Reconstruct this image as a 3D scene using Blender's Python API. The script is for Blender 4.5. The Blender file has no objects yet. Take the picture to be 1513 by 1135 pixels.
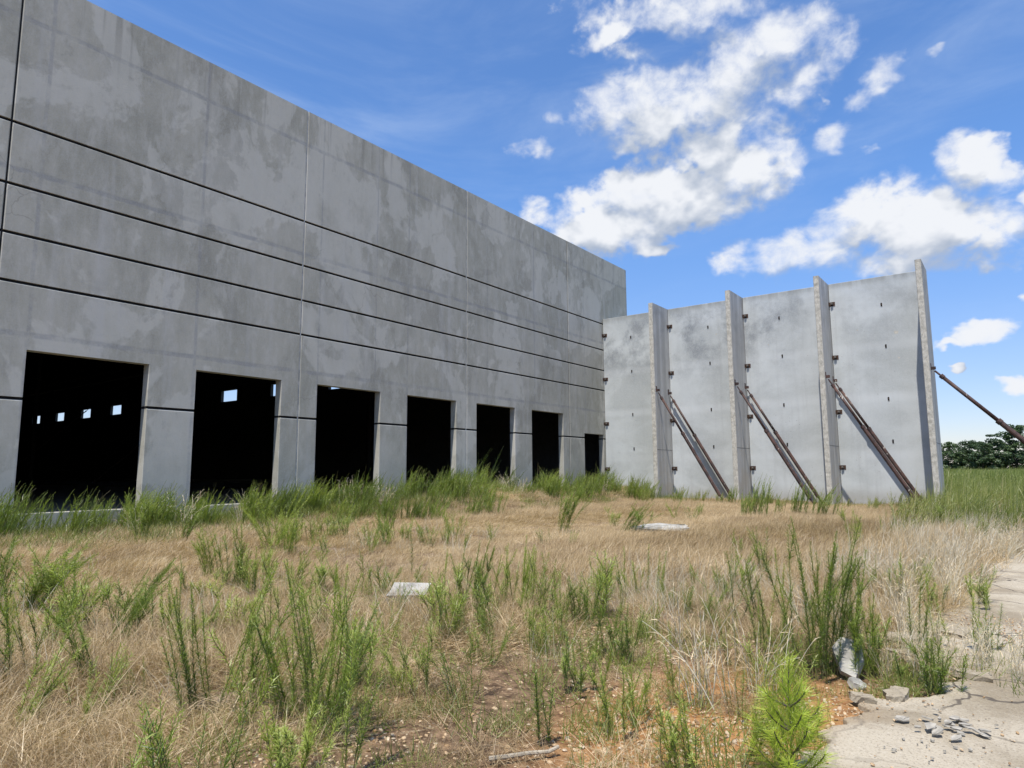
import bpy, math
import numpy as np
from mathutils import Vector, Matrix

C = bpy.context.scene.collection
SC = bpy.context.scene
R = math.radians
EYE = 1.6                      # eye height above the ground under the camera

# ------------------------------------------------------------------ camera
_p, _r, _y = R(7.2765), R(-0.3357), R(36.534)
fwd = Vector((-math.sin(_y) * math.cos(_p), math.cos(_y) * math.cos(_p), math.sin(_p)))
rt0 = Vector((math.cos(_y), math.sin(_y), 0)); up0 = rt0.cross(fwd)
rt = rt0 * math.cos(_r) + up0 * math.sin(_r); up = -rt0 * math.sin(_r) + up0 * math.cos(_r)
cam = bpy.data.cameras.new('camera'); cam.sensor_fit = 'HORIZONTAL'; cam.sensor_width = 36
cam.lens = 1002.795 / 1513 * 36; cam.clip_start = 0.05; cam.clip_end = 9000
co = bpy.data.objects.new('camera', cam); C.objects.link(co)
m = Matrix((rt, up, -fwd)).transposed().to_4x4(); m.translation = Vector((0, 0, EYE)); co.matrix_world = m
SC.camera = co

# ------------------------------------------------------------------ sun, sky, exposure
SUN = Vector((0.24, -1.0, 2.5)).normalized()
sl = bpy.data.lights.new('sun', 'SUN'); sl.energy = 4.6; sl.angle = R(0.53); sl.color = (1.0, 0.95, 0.87)
so = bpy.data.objects.new('sun', sl); C.objects.link(so)
so.rotation_euler = SUN.to_track_quat('Z', 'Y').to_euler(); so.location = (0, -20, 60)
SC.view_settings.view_transform = 'Standard'; SC.view_settings.look = 'None'
SC.view_settings.exposure = 0.34; SC.view_settings.gamma = 1.0; SC.view_settings.use_curve_mapping = False
SC.cycles.max_bounces = 6; SC.cycles.diffuse_bounces = 4; SC.cycles.transparent_max_bounces = 6
SC.cycles.use_denoising = True

BLOBS = [ (0.1512, -0.0068, 3.8605, -0.0814, -0.5911, 18.8069, 1.0),
(0.2973, 0.1284, 3.9231, 0.1731, -0.9532, 37.2402, 0.8),
(0.229, -0.0146, 4.5418, -0.1422, -0.7693, 24.4013, 0.9),
(0.2197, -0.059, 7.5262, -0.2015, -0.8055, 20.9836, 0.45),
(0.1749, 0.0405, 1.2311, 0.0068, -0.4544, 14.3326, 1.1),
(0.1378, 0.0262, 2.1119, 0.0096, -0.3281, 9.5913, 1.2),
(0.3261, -0.0096, 9.4214, -0.0332, -0.4187, 11.1444, 1.0),
(0.2882, -0.0097, 7.7683, -0.0566, -0.6178, 15.0266, 0.9),
(0.1926, -0.0117, 3.3789, -0.0656, -0.3513, 9.1833, 1.1),
(0.3813, 0.118, 0.0729, 0.0409, -0.5868, 19.185, 0.8),
(0.5135, 0.2508, -2.8504, 0.1547, -0.5882, 19.2357, 0.7),
(0.2077, -0.0107, 4.1574, -0.0665, -0.4463, 10.3299, 1.0),
(0.3733, 0.1141, 0.8965, 0.0798, -0.7592, 23.0546, 0.8),
(0.2215, 0.0203, 3.2035, -0.0092, -0.4137, 9.6414, 1.1),
(0.1581, 0.0292, 2.9996, 0.0324, -0.3764, 9.0705, 1.2),
(0.206, 0.0136, 5.5049, 0.0074, -0.4834, 9.6532, 1.0),
(0.2058, -0.0092, 4.4273, -0.0552, -0.4573, 8.9836, 1.0),
(0.3792, -0.2487, 18.1544, -0.442, -0.7944, 2.0129, 0.55),
(0.3563, -0.0122, 8.9913, -0.1013, -1.3219, 21.9898, 0.8),
(0.3619, 0.1348, 8.2755, 0.1978, -0.7072, 21.3536, 0.7),
(0.5398, -0.3942, 28.6073, -0.4075, -0.7778, 8.8589, 0.6),
(0.5542, -0.0062, 19.492, -0.0296, -1.3002, 33.1922, 0.6),
(0.4316, -0.0265, 6.8948, -0.0882, -0.513, 11.8322, 0.8),
(0.487, 0.3168, -5.783, 0.3615, -0.717, 22.3212, 1.0),
(0.6465, 0.4318, -6.2209, 0.4798, -0.8984, 27.9188, 0.9),
(0.4189, 0.5251, -9.0899, 0.6039, -0.4669, 17.3586, 0.55),
(1.0853, -0.0833, 9.6966, -0.4597, -2.1382, 46.8917, 0.5),
(1.0778, 0.4545, -10.2977, 0.5074, -1.9612, 56.8753, 0.55),
(2.0203, -0.1493, 24.8966, -0.5691, -2.7217, 68.8822, 0.5),
(0.2018, 0.0149, 2.2602, 0.0033, -0.6493, 10.7683, 1.0),
(0.229, 0.0784, 0.4359, 0.12, -0.4009, 8.3621, 1.1),
(0.215, 0.0334, 0.3414, 0.0325, -0.3352, 5.9116, 1.2),
(0.4454, -0.0388, 0.9112, -0.1332, -0.528, 10.6766, 1.1),
(0.8195, -0.0706, 2.8232, -0.1853, -0.7379, 15.7439, 0.8),
(0.4493, 0.0604, -1.1, 0.0666, -0.6413, 10.1551, 1.0),
(0.5474, -0.0273, 9.9068, -0.0767, -0.7257, 10.6909, 0.8),
(0.1657, -0.0045, 0.9096, -0.0781, -0.6879, 9.898, 1.0),
(0.543, -0.0442, 2.2717, -0.1343, -0.6134, 11.3082, 0.9),
(0.3533, 0.094, 1.8374, 0.1388, -0.6446, 12.7749, 0.9),
(0.275, -0.0167, 4.6774, -0.0819, -0.462, 11.388, 0.8),
(1.0615, -0.0965, 0.3926, -0.3002, -1.1368, 23.509, 0.7),
(0.4993, 0.0481, 0.3532, 0.1269, -0.9617, 9.0547, 0.95),
(0.7081, -0.0532, 2.8995, -0.2201, -2.0728, 17.2631, 0.7),
(1.6959, -0.142, -0.2016, -0.25, -1.6809, 18.2707, 0.8),
(1.0148, -0.0825, 0.0475, -0.1216, -1.5554, 8.4068, 0.8),
(1.3964, -0.106, 4.5936, -0.2215, -2.6142, 16.8008, 0.4),
(1.7898, -0.159, -0.2182, -0.2402, -1.02, 18.3481, 0.7) ]

# clouds that carry on over the rest of the sky, outside the frame: (azimuth, elevation, half width, half height, tilt, strength)
MORE = [(35, 22, 12, 4, -8, 1), (62, 35, 16, 6, 5, 1.1), (95, 18, 14, 4, 0, 1), (130, 40, 16, 7, 12, 1), (165, 24, 18, 5, -5, 1),
        (-160, 45, 15, 7, 8, 1), (-125, 20, 14, 4, 0, .9), (-100, 38, 12, 5, -6, .9), (-60, 62, 16, 7, 4, .9), (20, 55, 18, 8, 8, 1)]
for a, e, w, h, t, s in MORE:
    c, d = math.cos(R(t)), math.sin(R(t))
    BLOBS.append((c / w, d / w, -(a * c + e * d) / w, -d / h, c / h, (a * d - e * c) / h, s))


class NT:
    """small helper round a node tree"""
    def __init__(s, tree): s.t = tree; s.n = tree.nodes; s.l = tree.links
    def node(s, typ, **kw):
        n = s.n.new(typ)
        for k, v in kw.items(): setattr(n, k, v)
        return n
    def put(s, sock, v):
        if isinstance(v, bpy.types.NodeSocket): s.l.new(v, sock)
        elif v is not None:
            if hasattr(sock.default_value, '__len__') and not hasattr(v, '__len__'): v = (v,) * len(sock.default_value)
            if hasattr(v, '__len__') and len(sock.default_value) == 4 and len(v) == 3: v = (*v, 1)
            sock.default_value = v
    def math(s, op, a, b=None, c=None, clamp=False):
        n = s.node('ShaderNodeMath', operation=op, use_clamp=clamp)
        for i, v in enumerate((a, b, c)):
            if v is not None: s.put(n.inputs[i], v)
        return n.outputs[0]
    def vec(s, op, a, b=None, scale=None):
        n = s.node('ShaderNodeVectorMath', operation=op); s.put(n.inputs[0], a)
        if b is not None: s.put(n.inputs[1], b)
        if scale is not None: s.put(n.inputs['Scale'], scale)
        return n.outputs['Value'] if op in ('DOT_PRODUCT', 'LENGTH') else n.outputs[0]
    def noise(s, v, scale, detail=4, rough=.5, dist=0, lac=2.0):
        n = s.node('ShaderNodeTexNoise'); s.put(n.inputs['Vector'], v); s.put(n.inputs['Scale'], scale)
        n.inputs['Detail'].default_value = detail; n.inputs['Roughness'].default_value = rough
        n.inputs['Distortion'].default_value = dist; n.inputs['Lacunarity'].default_value = lac
        return n.outputs[0]
    def ss(s, x, a, b, o0=0.0, o1=1.0):
        n = s.node('ShaderNodeMapRange', interpolation_type='SMOOTHSTEP')
        s.put(n.inputs[0], x)
        for i, v in zip((1, 2, 3, 4), (a, b, o0, o1)): s.put(n.inputs[i], v)
        return n.outputs[0]
    def mix(s, f, a, b, blend='MIX'):
        n = s.node('ShaderNodeMix', data_type='RGBA', blend_type=blend)
        s.put(n.inputs[0], f); s.put(n.inputs[6], a); s.put(n.inputs[7], b)
        return n.outputs[2]
    def sep(s, v):
        n = s.node('ShaderNodeSeparateXYZ'); s.put(n.inputs[0], v); return n.outputs
    def comb(s, x, y, z):
        n = s.node('ShaderNodeCombineXYZ')
        for i, v in enumerate((x, y, z)): s.put(n.inputs[i], v)
        return n.outputs[0]


def cloud_group():
    g = bpy.data.node_groups.new('cloud_density', 'ShaderNodeTree')
    g.interface.new_socket('Az', in_out='INPUT', socket_type='NodeSocketFloat')
    g.interface.new_socket('El', in_out='INPUT', socket_type='NodeSocketFloat')
    g.interface.new_socket('Density', in_out='OUTPUT', socket_type='NodeSocketFloat')
    g.interface.new_socket('Soft', in_out='OUTPUT', socket_type='NodeSocketFloat')
    T = NT(g); i = T.node('NodeGroupInput'); o = T.node('NodeGroupOutput')
    az, el = i.outputs[0], i.outputs[1]
    v = T.comb(az, el, 1.0)
    # soft warp so that outlines billow
    w1 = T.node('ShaderNodeTexNoise'); T.put(w1.inputs['Vector'], T.comb(T.math('MULTIPLY', az, .16), T.math('MULTIPLY', el, .22), 3.1))
    w1.inputs['Scale'].default_value = 1; w1.inputs['Detail'].default_value = 4; w1.inputs['Roughness'].default_value = .6
    wv = T.vec('MULTIPLY', T.vec('SUBTRACT', w1.outputs['Color'], (.5, .5, .5)), (5.5, 4.5, 0))
    v2 = T.vec('ADD', v, wv)
    acc = None
    for (a, b, c, d, e, f, w) in BLOBS:
        u = T.vec('DOT_PRODUCT', v2, (a, b, c)); t = T.vec('DOT_PRODUCT', v2, (d, e, f))
        q = T.math('MULTIPLY_ADD', u, u, T.math('MULTIPLY', t, t))
        q = T.math('SUBTRACT', w, q)
        acc = q if acc is None else T.math('SMOOTH_MAX', acc, q, .25)
    acc = T.math('MAXIMUM', T.math('ADD', acc, .16), -2.0)
    p = T.comb(T.math('MULTIPLY', az, .3), T.math('MULTIPLY', el, .38), 0.7)
    n1 = T.noise(p, 1.0, 11, .60, .25)
    big = T.noise(p, .55, 2, .5)
    n2 = T.noise(p, 4.0, 5, .6)
    soft = T.math('MULTIPLY_ADD', T.math('SUBTRACT', T.noise(p, 1.0, 3, .5, .25), .5), 3.2, acc)
    den = T.math('MULTIPLY_ADD', T.math('SUBTRACT', n1, .5), 3.4, acc)
    den = T.math('MULTIPLY_ADD', T.math('SUBTRACT', n2, .5), .9, den)
    T.l.new(den, o.inputs[0]); T.l.new(soft, o.inputs[1]); return g


def make_world():
    w = bpy.data.worlds.new('World'); SC.world = w; w.use_nodes = True
    T = NT(w.node_tree); T.n.clear()
    out = T.node('ShaderNodeOutputWorld'); bg = T.node('ShaderNodeBackground'); bg.inputs[1].default_value = 0.125
    sky = T.node('ShaderNodeTexSky', sky_type='NISHITA'); sky.sun_disc = False
    sky.sun_elevation = math.asin(SUN.z); sky.sun_rotation = math.atan2(SUN.x, SUN.y)
    sky.altitude = 100; sky.air_density = 1.0; sky.dust_density = 0.3; sky.ozone_density = 2.2
    d = T.vec('NORMALIZE', T.node('ShaderNodeTexCoord').outputs['Generated'])
    x, y, z = T.sep(d)
    az = T.math('DEGREES', T.math('ARCTAN2', x, y)); el = T.math('DEGREES', T.math('ARCSINE', z))
    g = cloud_group()
    def dens(da, de):
        n = T.node('ShaderNodeGroup'); n.node_tree = g
        T.put(n.inputs[0], T.math('ADD', az, da) if da else az); T.put(n.inputs[1], T.math('ADD', el, de) if de else el)
        return n.outputs
    (d0, s0), (d1, s1) = dens(0, 0), dens(.5, 2.3)
    fluff = T.ss(T.noise(T.comb(T.math('MULTIPLY', az, .09), T.math('MULTIPLY', el, .12), 8.3), 1.0, 2, .5), .40, .64, .55, 1.7)
    alpha = T.ss(d0, -.25, fluff)
    above = T.ss(z, 0.0, 0.05)
    alpha = T.math('MULTIPLY', T.math('MULTIPLY', alpha, above), T.ss(s0, -.6, .9, .45, 1.0))
    # light from above: thick cloud overhead makes an underside grey
    relb = T.math('SUBTRACT', s0, s1); relf = T.math('SUBTRACT', d0, d1)
    rel = T.math('MULTIPLY_ADD', relf, .20, T.math('MULTIPLY', relb, .34))
    thick = T.ss(s1, -.2, 1.5)
    lit = T.math('SUBTRACT', T.math('ADD', rel, .92), T.math('MULTIPLY', thick, .36))
    lit = T.ss(lit, .05, 1.15)
    ccol = T.mix(lit, CLOUD_SHADE, CLOUD_LIT)
    base = T.mix(1.0, sky.outputs[0], T.mix(T.ss(el, 0, 24), (0.80, 0.78, 0.93), SKYTINT), 'MULTIPLY')
    ci = T.noise(T.comb(T.math('MULTIPLY', az, .05), T.math('MULTIPLY', el, .16), 5), 1.0, 7, .6, .6)
    veil = T.math('MULTIPLY', T.ss(ci, .42, .9), T.ss(el, 8, 30, .08, .30))
    base = T.mix(veil, base, (4.4, 5.2, 6.4))
    T.put(bg.inputs[0], T.mix(alpha, base, ccol)); T.l.new(bg.outputs[0], out.inputs[0])


SKYTINT = (0.76, 1.02, 1.32)
CLOUD_SHADE = (2.7, 3.15, 3.95); CLOUD_LIT = (5.6, 5.75, 6.05)
make_world()

# ------------------------------------------------------------------ helpers
def tag(o, label=None, cat=None, group=None, kind=None):
    if label: o['label'] = label
    if cat: o['category'] = cat
    if group: o['group'] = group
    if kind: o['kind'] = kind
    return o

def empty(name, loc, rz=0.0):
    o = bpy.data.objects.new(name, None); C.objects.link(o); o.location = loc; o.rotation_euler = (0, 0, rz)
    o.empty_display_size = .2
    return o

def mesh_np(name, V, F, mats, midx=None, v=None, smooth=False):
    """V (n,3); F a list of arrays of faces of equal size"""
    me = bpy.data.meshes.new(name)
    V = np.asarray(V, np.float32).reshape(-1, 3)
    if not isinstance(F, list) or np.ndim(F[0]) == 1: F = [F]
    F = [np.asarray(f, np.int32) for f in F if len(f)]
    me.vertices.add(len(V)); me.vertices.foreach_set('co', V.ravel())
    loops = np.concatenate([f.ravel() for f in F]); sizes = np.concatenate([np.full(len(f), f.shape[1], np.int32) for f in F])
    me.loops.add(len(loops)); me.loops.foreach_set('vertex_index', loops)
    me.polygons.add(len(sizes)); st = np.concatenate([[0], np.cumsum(sizes)[:-1]]).astype(np.int32)
    me.polygons.foreach_set('loop_start', st); me.polygons.foreach_set('loop_total', sizes)
    for mt in (mats if isinstance(mats, (list, tuple)) else [mats]): me.materials.append(mt)
    if midx is not None: me.polygons.foreach_set('material_index', np.asarray(midx, np.int32))
    me.polygons.foreach_set('use_smooth', np.full(len(sizes), smooth, bool))
    if v is not None:
        a = me.attributes.new('v', 'FLOAT', 'POINT'); a.data.foreach_set('value', np.asarray(v, np.float32))
    me.update(calc_edges=True); me.validate()
    return me

def obj(name, me, parent=None, loc=(0, 0, 0), kind=None):
    o = bpy.data.objects.new(name, me); C.objects.link(o); o.location = loc
    if parent: o.parent = parent
    if kind: o['kind'] = kind
    return o

def dup(root, loc, rz, scale=1.0):
    r = root.copy(); C.objects.link(r); r.location = loc; r.rotation_euler = (0, 0, rz); r.scale = (scale,) * 3
    for ch in list(root.children):
        c = ch.copy(); C.objects.link(c); c.parent = r
    return r

class MB:
    """collects simple solids into one mesh"""
    def __init__(s): s.V = []; s.F = {}; s.n = 0; s.M = {}
    def add(s, V, F, m=0):
        V = np.asarray(V, float)
        for f in F:
            s.F.setdefault(len(f), []).append([i + s.n for i in f]); s.M.setdefault(len(f), []).append(m)
        s.V.append(V); s.n += len(V)
    def box(s, a, b, m=0):
        (x0, y0, z0), (x1, y1, z1) = a, b
        s.add([(x0, y0, z0), (x1, y0, z0), (x1, y1, z0), (x0, y1, z0), (x0, y0, z1), (x1, y0, z1), (x1, y1, z1), (x0, y1, z1)],
              [(0, 3, 2, 1), (4, 5, 6, 7), (0, 1, 5, 4), (1, 2, 6, 5), (2, 3, 7, 6), (3, 0, 4, 7)], m)
    def cell(s, u0, u1, z0, z1, front, back, fr, cl=0, cr=0, ct=0, cb=0, m=0):
        """a slab cell with its front edges chamfered; fr(u, z, d) -> point, d = depth behind the face"""
        D = abs(back - front)
        f0 = [(u0 + cl, z0 + cb), (u1 - cr, z0 + cb), (u1 - cr, z1 - ct), (u0 + cl, z1 - ct)]
        c = max(cl, cr, ct, cb)
        f1 = [(u0, z0), (u1, z0), (u1, z1), (u0, z1)]
        d0 = front; d1 = front + (c if c else 0)
        V = [fr(u, z, d0) for u, z in f0]
        F = [(0, 1, 2, 3)]
        if c:
            V += [fr(u, z, d1) for u, z in f1]; k = 4
            for i in range(4): F.append((i, k + i, k + (i + 1) % 4, (i + 1) % 4))
        else: k = 0
        V += [fr(u, z, back) for u, z in f1]; q = len(V) - 4
        for i in range(4): F.append((k + i, q + i, q + (i + 1) % 4, k + (i + 1) % 4))
        F.append((q + 3, q + 2, q + 1, q))
        s.add(V, F, m)
    def tube(s, a, b, r0, r1=None, n=12, m=0, caps=True):
        a, b = Vector(a), Vector(b); r1 = r0 if r1 is None else r1
        d = (b - a).normalized(); x = d.orthogonal().normalized(); y = d.cross(x)
        V = []; F = []
        for p, r in ((a, r0), (b, r1)):
            for i in range(n):
                t = 2 * math.pi * i / n; V.append(tuple(p + x * (r * math.cos(t)) + y * (r * math.sin(t))))
        for i in range(n): F.append((i, (i + 1) % n, n + (i + 1) % n, n + i))
        if caps: F += [tuple(range(n - 1, -1, -1)), tuple(range(n, 2 * n))]
        s.add(V, F, m)
    def mesh(s, name, mats, smooth=False):
        ks = sorted(s.F)
        return mesh_np(name, np.concatenate(s.V), [np.array(s.F[k]) for k in ks], mats, np.concatenate([s.M[k] for k in ks]), smooth=smooth)

def rng(seed): return np.random.default_rng(seed)

def vnoise(x, y, seed=0):
    """cheap smooth noise from sines, about -1..1"""
    g = rng(seed); t = 0
    for k in range(6):
        a = g.uniform(0, 6.28); f = g.uniform(.6, 1.6); t = t + np.sin((x * np.cos(a) + y * np.sin(a)) * f + g.uniform(0, 6.28))
    return t / 3.0

def sstep(a, b, x):
    t = np.clip((x - a) / (b - a), 0, 1); return t * t * (3 - 2 * t)

def ground_h(x, y):
    x = np.asarray(x, float); y = np.asarray(y, float)
    w = sstep(-15.5, -19.0, x)
    berm = np.interp(y, [-50, 4, 9, 14, 18, 24, 34, 60], [.1, .05, .05, .2, .38, .6, .5, .4])
    h = w * berm + .05 * vnoise(x * .5, y * .5, 3) * sstep(-1.3, -3.5, x) + .02 * vnoise(x * 2.2, y * 2.2, 5) * sstep(-1.3, -2, x)
    h = h - .1 * sstep(24, 36, y) * (1 - w)
    h = h + .32 * np.exp(-(((x + 18.7) / 1.1) ** 2 + ((y - 23.9) / 1.3) ** 2))
    far = np.hypot(x, y)
    h = h + .25 * vnoise(x * .03, y * .03, 9) * sstep(60, 160, far)
    return h

# ------------------------------------------------------------------ materials
def new_mat(name):
    mt = bpy.data.materials.new(name); mt.use_nodes = True; T = NT(mt.node_tree)
    return mt, T, T.n['Principled BSDF']

def bump(T, b, h, strength, dist=.01):
    n = T.node('ShaderNodeBump'); n.inputs['Strength'].default_value = strength; n.inputs['Distance'].default_value = dist
    T.put(n.inputs['Height'], h); T.l.new(n.outputs[0], b.inputs['Normal'])

def plain(name, col, rough=.8, metal=0.0, var=.25, scale=6.0, col2=None):
    mt, T, b = new_mat(name)
    P = T.node('ShaderNodeTexCoord').outputs['Object']
    n = T.noise(P, scale, 6, .6)
    c2 = col2 or tuple(c * (1 - var) for c in col)
    T.put(b.inputs['Base Color'], T.mix(T.ss(n, .35, .65), c2, col)); b.inputs['Roughness'].default_value = rough; b.inputs['Metallic'].default_value = metal
    bump(T, b, T.noise(P, scale * 6, 5, .6), .3, .01)
    return mt

def mat_tilt_wall():
    """weathered tilt-up concrete: mottled blotches, rain streaks, imprints of casting-bed joints"""
    mt, T, b = new_mat('weathered_concrete')
    P = T.node('ShaderNodeTexCoord').outputs['Object']; x, y, z = T.sep(P)
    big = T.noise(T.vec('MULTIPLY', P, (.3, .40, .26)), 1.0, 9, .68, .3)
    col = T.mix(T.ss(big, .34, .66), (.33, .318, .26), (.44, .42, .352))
    # pale water stains with hard-edged rims
    blot = T.noise(T.vec('ADD', T.vec('MULTIPLY', P, (.34, .34, .25)), (7.3, 1.1, 4.2)), 1.0, 8, .6, .35)
    col = T.mix(T.math('MULTIPLY', T.ss(blot, .52, .555), T.ss(blot, .74, .60, .1, .5)), col, (.61, .59, .52))
    dk = T.noise(T.vec('ADD', T.vec('MULTIPLY', P, (.3, .36, .3)), (3.3, 9.1, 1.2)), 1.0, 9, .64, .4)
    col = T.mix(T.ss(dk, .56, .60, 0, .42), col, (.255, .245, .205))
    # vertical streaks, stronger under the top edge
    brush = T.noise(T.vec('MULTIPLY', P, (1.4, 2.6, 1.1)), 1.0, 10, .75, .2)
    col = T.mix(T.ss(brush, .45, .68, 0, .55), col, (.53, .51, .455)); col = T.mix(T.ss(brush, .46, .32, 0, .35), col, (.25, .24, .215))
    st = T.noise(T.vec('MULTIPLY', P, (2.2, 2.2, .10)), 1.0, 6, .65)
    col = T.mix(T.ss(st, .5, .72, 0, .35), col, (.50, .49, .47))
    st2 = T.noise(T.vec('ADD', T.vec('MULTIPLY', P, (4.5, 4.5, .16)), (4, 4, 4)), 1.0, 5, .6)
    col = T.mix(T.math('MULTIPLY', T.ss(st2, .54, .7), T.ss(z, 12.5, 14.9, .03, .45)), col, (.19, .18, .15))
    col = T.mix(T.math('MULTIPLY', T.ss(z, 2.6, 1.0), T.ss(st, .3, .6, .1, .4)), col, (.27, .265, .24))
    # imprints of the casting-bed joints
    def band(c, z0, w):
        d = T.math('ABSOLUTE', T.math('SUBTRACT', c, z0)); return T.ss(d, w, w * .35)
    wob = T.math('MULTIPLY', T.math('SUBTRACT', T.noise(P, .6, 3), .5), .08)
    zz = T.math('ADD', z, wob)
    imp = None
    for z0 in (13.55, 9.40, 5.12):
        q = band(zz, z0, .10); imp = q if imp is None else T.math('MAXIMUM', imp, q)
    for y0, w in ((10.76, .07), (6.35, .07), (15.36, .05), (19.87, .06), (18.1, .04), (25.2, .05), (29.2, .07), (34.4, .04), (36.5, .04), (38.2, .05)):
        imp = T.math('MAXIMUM', imp, T.math('MULTIPLY', band(T.math('ADD', y, wob), y0, w), .85))
    patch = T.noise(P, 1.4, 5, .7)
    col = T.mix(T.math('MULTIPLY', imp, T.ss(patch, .38, .6, .12, .55)), col, (.24, .245, .255))
    fine = T.noise(P, 22, 8, .7)
    col = T.mix(T.ss(fine, .42, .62, 0, .22), col, (.47, .47, .45))
    pit = T.noise(P, 60, 3, .5)
    col = T.mix(T.ss(pit, .66, .74, 0, .5), col, (.12, .12, .11))
    crk = T.node('ShaderNodeTexVoronoi', feature='DISTANCE_TO_EDGE'); crk.inputs['Scale'].default_value = .35
    T.put(crk.inputs['Vector'], T.vec('ADD', P, T.vec('MULTIPLY', T.node_noise_color(P, 1.3), (.9, .9, .9))))
    ck = T.math('MULTIPLY', T.ss(crk.outputs[0], .006, .002), T.ss(T.noise(P, .3, 2), .6, .7, 0, .3))
    col = T.mix(ck, col, (.13, .125, .11))
    T.put(b.inputs['Base Color'], col); T.put(b.inputs['Roughness'], T.ss(fine, .3, .7, .78, .95))
    b.inputs['Specular IOR Level'].default_value = .25
    hgt = T.math('ADD', T.math('MULTIPLY', fine, .25), T.math('MULTIPLY', T.noise(P, 5, 6, .6), 1.0))
    hgt = T.math('SUBTRACT', hgt, T.math('MULTIPLY', imp, .25))
    bump(T, b, hgt, .30, .012)
    return mt

def _nnc(self, P, s):
    n = self.node('ShaderNodeTexNoise'); self.put(n.inputs['Vector'], P); n.inputs['Scale'].default_value = s; n.inputs['Detail'].default_value = 3
    return n.outputs['Color']
NT.node_noise_color = _nnc

def mat_braced_wall():
    mt, T, b = new_mat('grey_panel_concrete')
    P = T.node('ShaderNodeTexCoord').outputs['Object']; x, y, z = T.sep(P)
    big = T.noise(T.vec('MULTIPLY', P, (.35, .35, .5)), 1.0, 7, .6, .4)
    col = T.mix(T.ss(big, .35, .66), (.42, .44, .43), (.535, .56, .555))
    blot = T.noise(T.vec('ADD', T.vec('MULTIPLY', P, (.7, .5, .6)), (2.3, 0, 1.2)), 1.0, 9, .68, .15)
    m1 = T.math('MULTIPLY', T.ss(blot, .42, .66), T.ss(z, 6.0, 8.8, .12, .85))
    m1 = T.math('MULTIPLY', m1, T.ss(x, -4.5, -12, .35, 1))
    m1 = T.math('MULTIPLY', m1, T.ss(z, 11.0, 10.2, .35, 1.0))
    col = T.mix(m1, col, (.20, .215, .225))
    # lift lines: faint pale bands
    zz = T.math('ADD', z, T.math('MULTIPLY', T.math('SUBTRACT', T.noise(P, .5, 3), .5), .25))
    for z0, k in ((2.3, .25), (5.0, .35), (7.5, .25)):
        d = T.math('ABSOLUTE', T.math('SUBTRACT', zz, z0))
        col = T.mix(T.ss(d, .35, .05, 0, k), col, (.62, .64, .64))
    st = T.noise(T.vec('MULTIPLY', P, (3, 3, .12)), 1.0, 5, .6)
    col = T.mix(T.ss(st, .5, .75, 0, .3), col, (.33, .335, .33))
    wht = T.noise(T.vec('MULTIPLY', P, (4.5, 4.5, 1.2)), 1.0, 5, .7, 1)
    col = T.mix(T.ss(wht, .66, .74, 0, .35), col, (.68, .69, .68))
    fine = T.noise(P, 28, 8, .7)
    col = T.mix(T.ss(fine, .42, .64, 0, .25), col, (.62, .63, .62))
    pv = T.node('ShaderNodeTexVoronoi'); pv.inputs['Scale'].default_value = 5; T.put(pv.inputs['Vector'], P)
    pit = T.math('MULTIPLY', T.ss(pv.outputs['Distance'], .10, .05), T.ss(T.noise(P, 1.1, 4), .5, .62, 0, .8))
    col = T.mix(pit, col, (.13, .125, .12))
    # darker streaks below the top edge, browner towards the foot
    col = T.mix(T.math('MULTIPLY', T.ss(z, 10.5, 10.93), T.ss(st, .3, .6, .2, .6)), col, (.2, .2, .18))
    col = T.mix(T.math('MULTIPLY', T.ss(z, .9, .1), .45), col, (.33, .30, .25))
    T.put(b.inputs['Base Color'], col); b.inputs['Roughness'].default_value = .9; b.inputs['Specular IOR Level'].default_value = .25
    bump(T, b, T.math('ADD', T.math('MULTIPLY', fine, .3), T.noise(P, 3.5, 6, .6)), .3, .012)
    return mt

def mat_fin_face():
    mt, T, b = new_mat('fin_concrete')
    P = T.node('ShaderNodeTexCoord').outputs['Object']; x, y, z = T.sep(P)
    st = T.noise(T.vec('MULTIPLY', P, (3, 3, .14)), 1.0, 6, .6)
    col = T.mix(T.ss(st, .35, .65), (.38, .37, .345), (.54, .53, .50))
    n = T.noise(P, 1.2, 5, .6)
    col = T.mix(T.math('MULTIPLY', T.ss(n, .4, .65), T.ss(z, 7, 10.5, .15, .5)), col, (.24, .235, .22))
    col = T.mix(T.math('MULTIPLY', T.ss(n, .45, .6), T.ss(z, 3.4, .8, 0, .45)), col, (.46, .40, .31))
    fine = T.noise(P, 30, 7, .7); col = T.mix(T.ss(fine, .42, .62, 0, .25), col, (.55, .55, .52))
    T.put(b.inputs['Base Color'], col); b.inputs['Roughness'].default_value = .9; b.inputs['Specular IOR Level'].default_value = .25
    bump(T, b, fine, .3, .01)
    return mt

def mat_fin_edge():
    """rough formed edge of the fins, honeycombed and weathered"""
    mt, T, b = new_mat('rough_edge_concrete')
    P = T.node('ShaderNodeTexCoord').outputs['Object']
    n = T.noise(T.vec('MULTIPLY', P, (9, 9, 5)), 1.0, 8, .75, .3)
    col = T.mix(T.ss(n, .36, .62), (.36, .34, .285), (.55, .52, .45))
    n2 = T.noise(P, 14, 6, .7); col = T.mix(T.ss(n2, .58, .70, 0, .6), col, (.2, .18, .14))
    T.put(b.inputs['Base Color'], col); b.inputs['Roughness'].default_value = .95
    bump(T, b, T.math('ADD', n, n2), .5, .02)
    return mt

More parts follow.
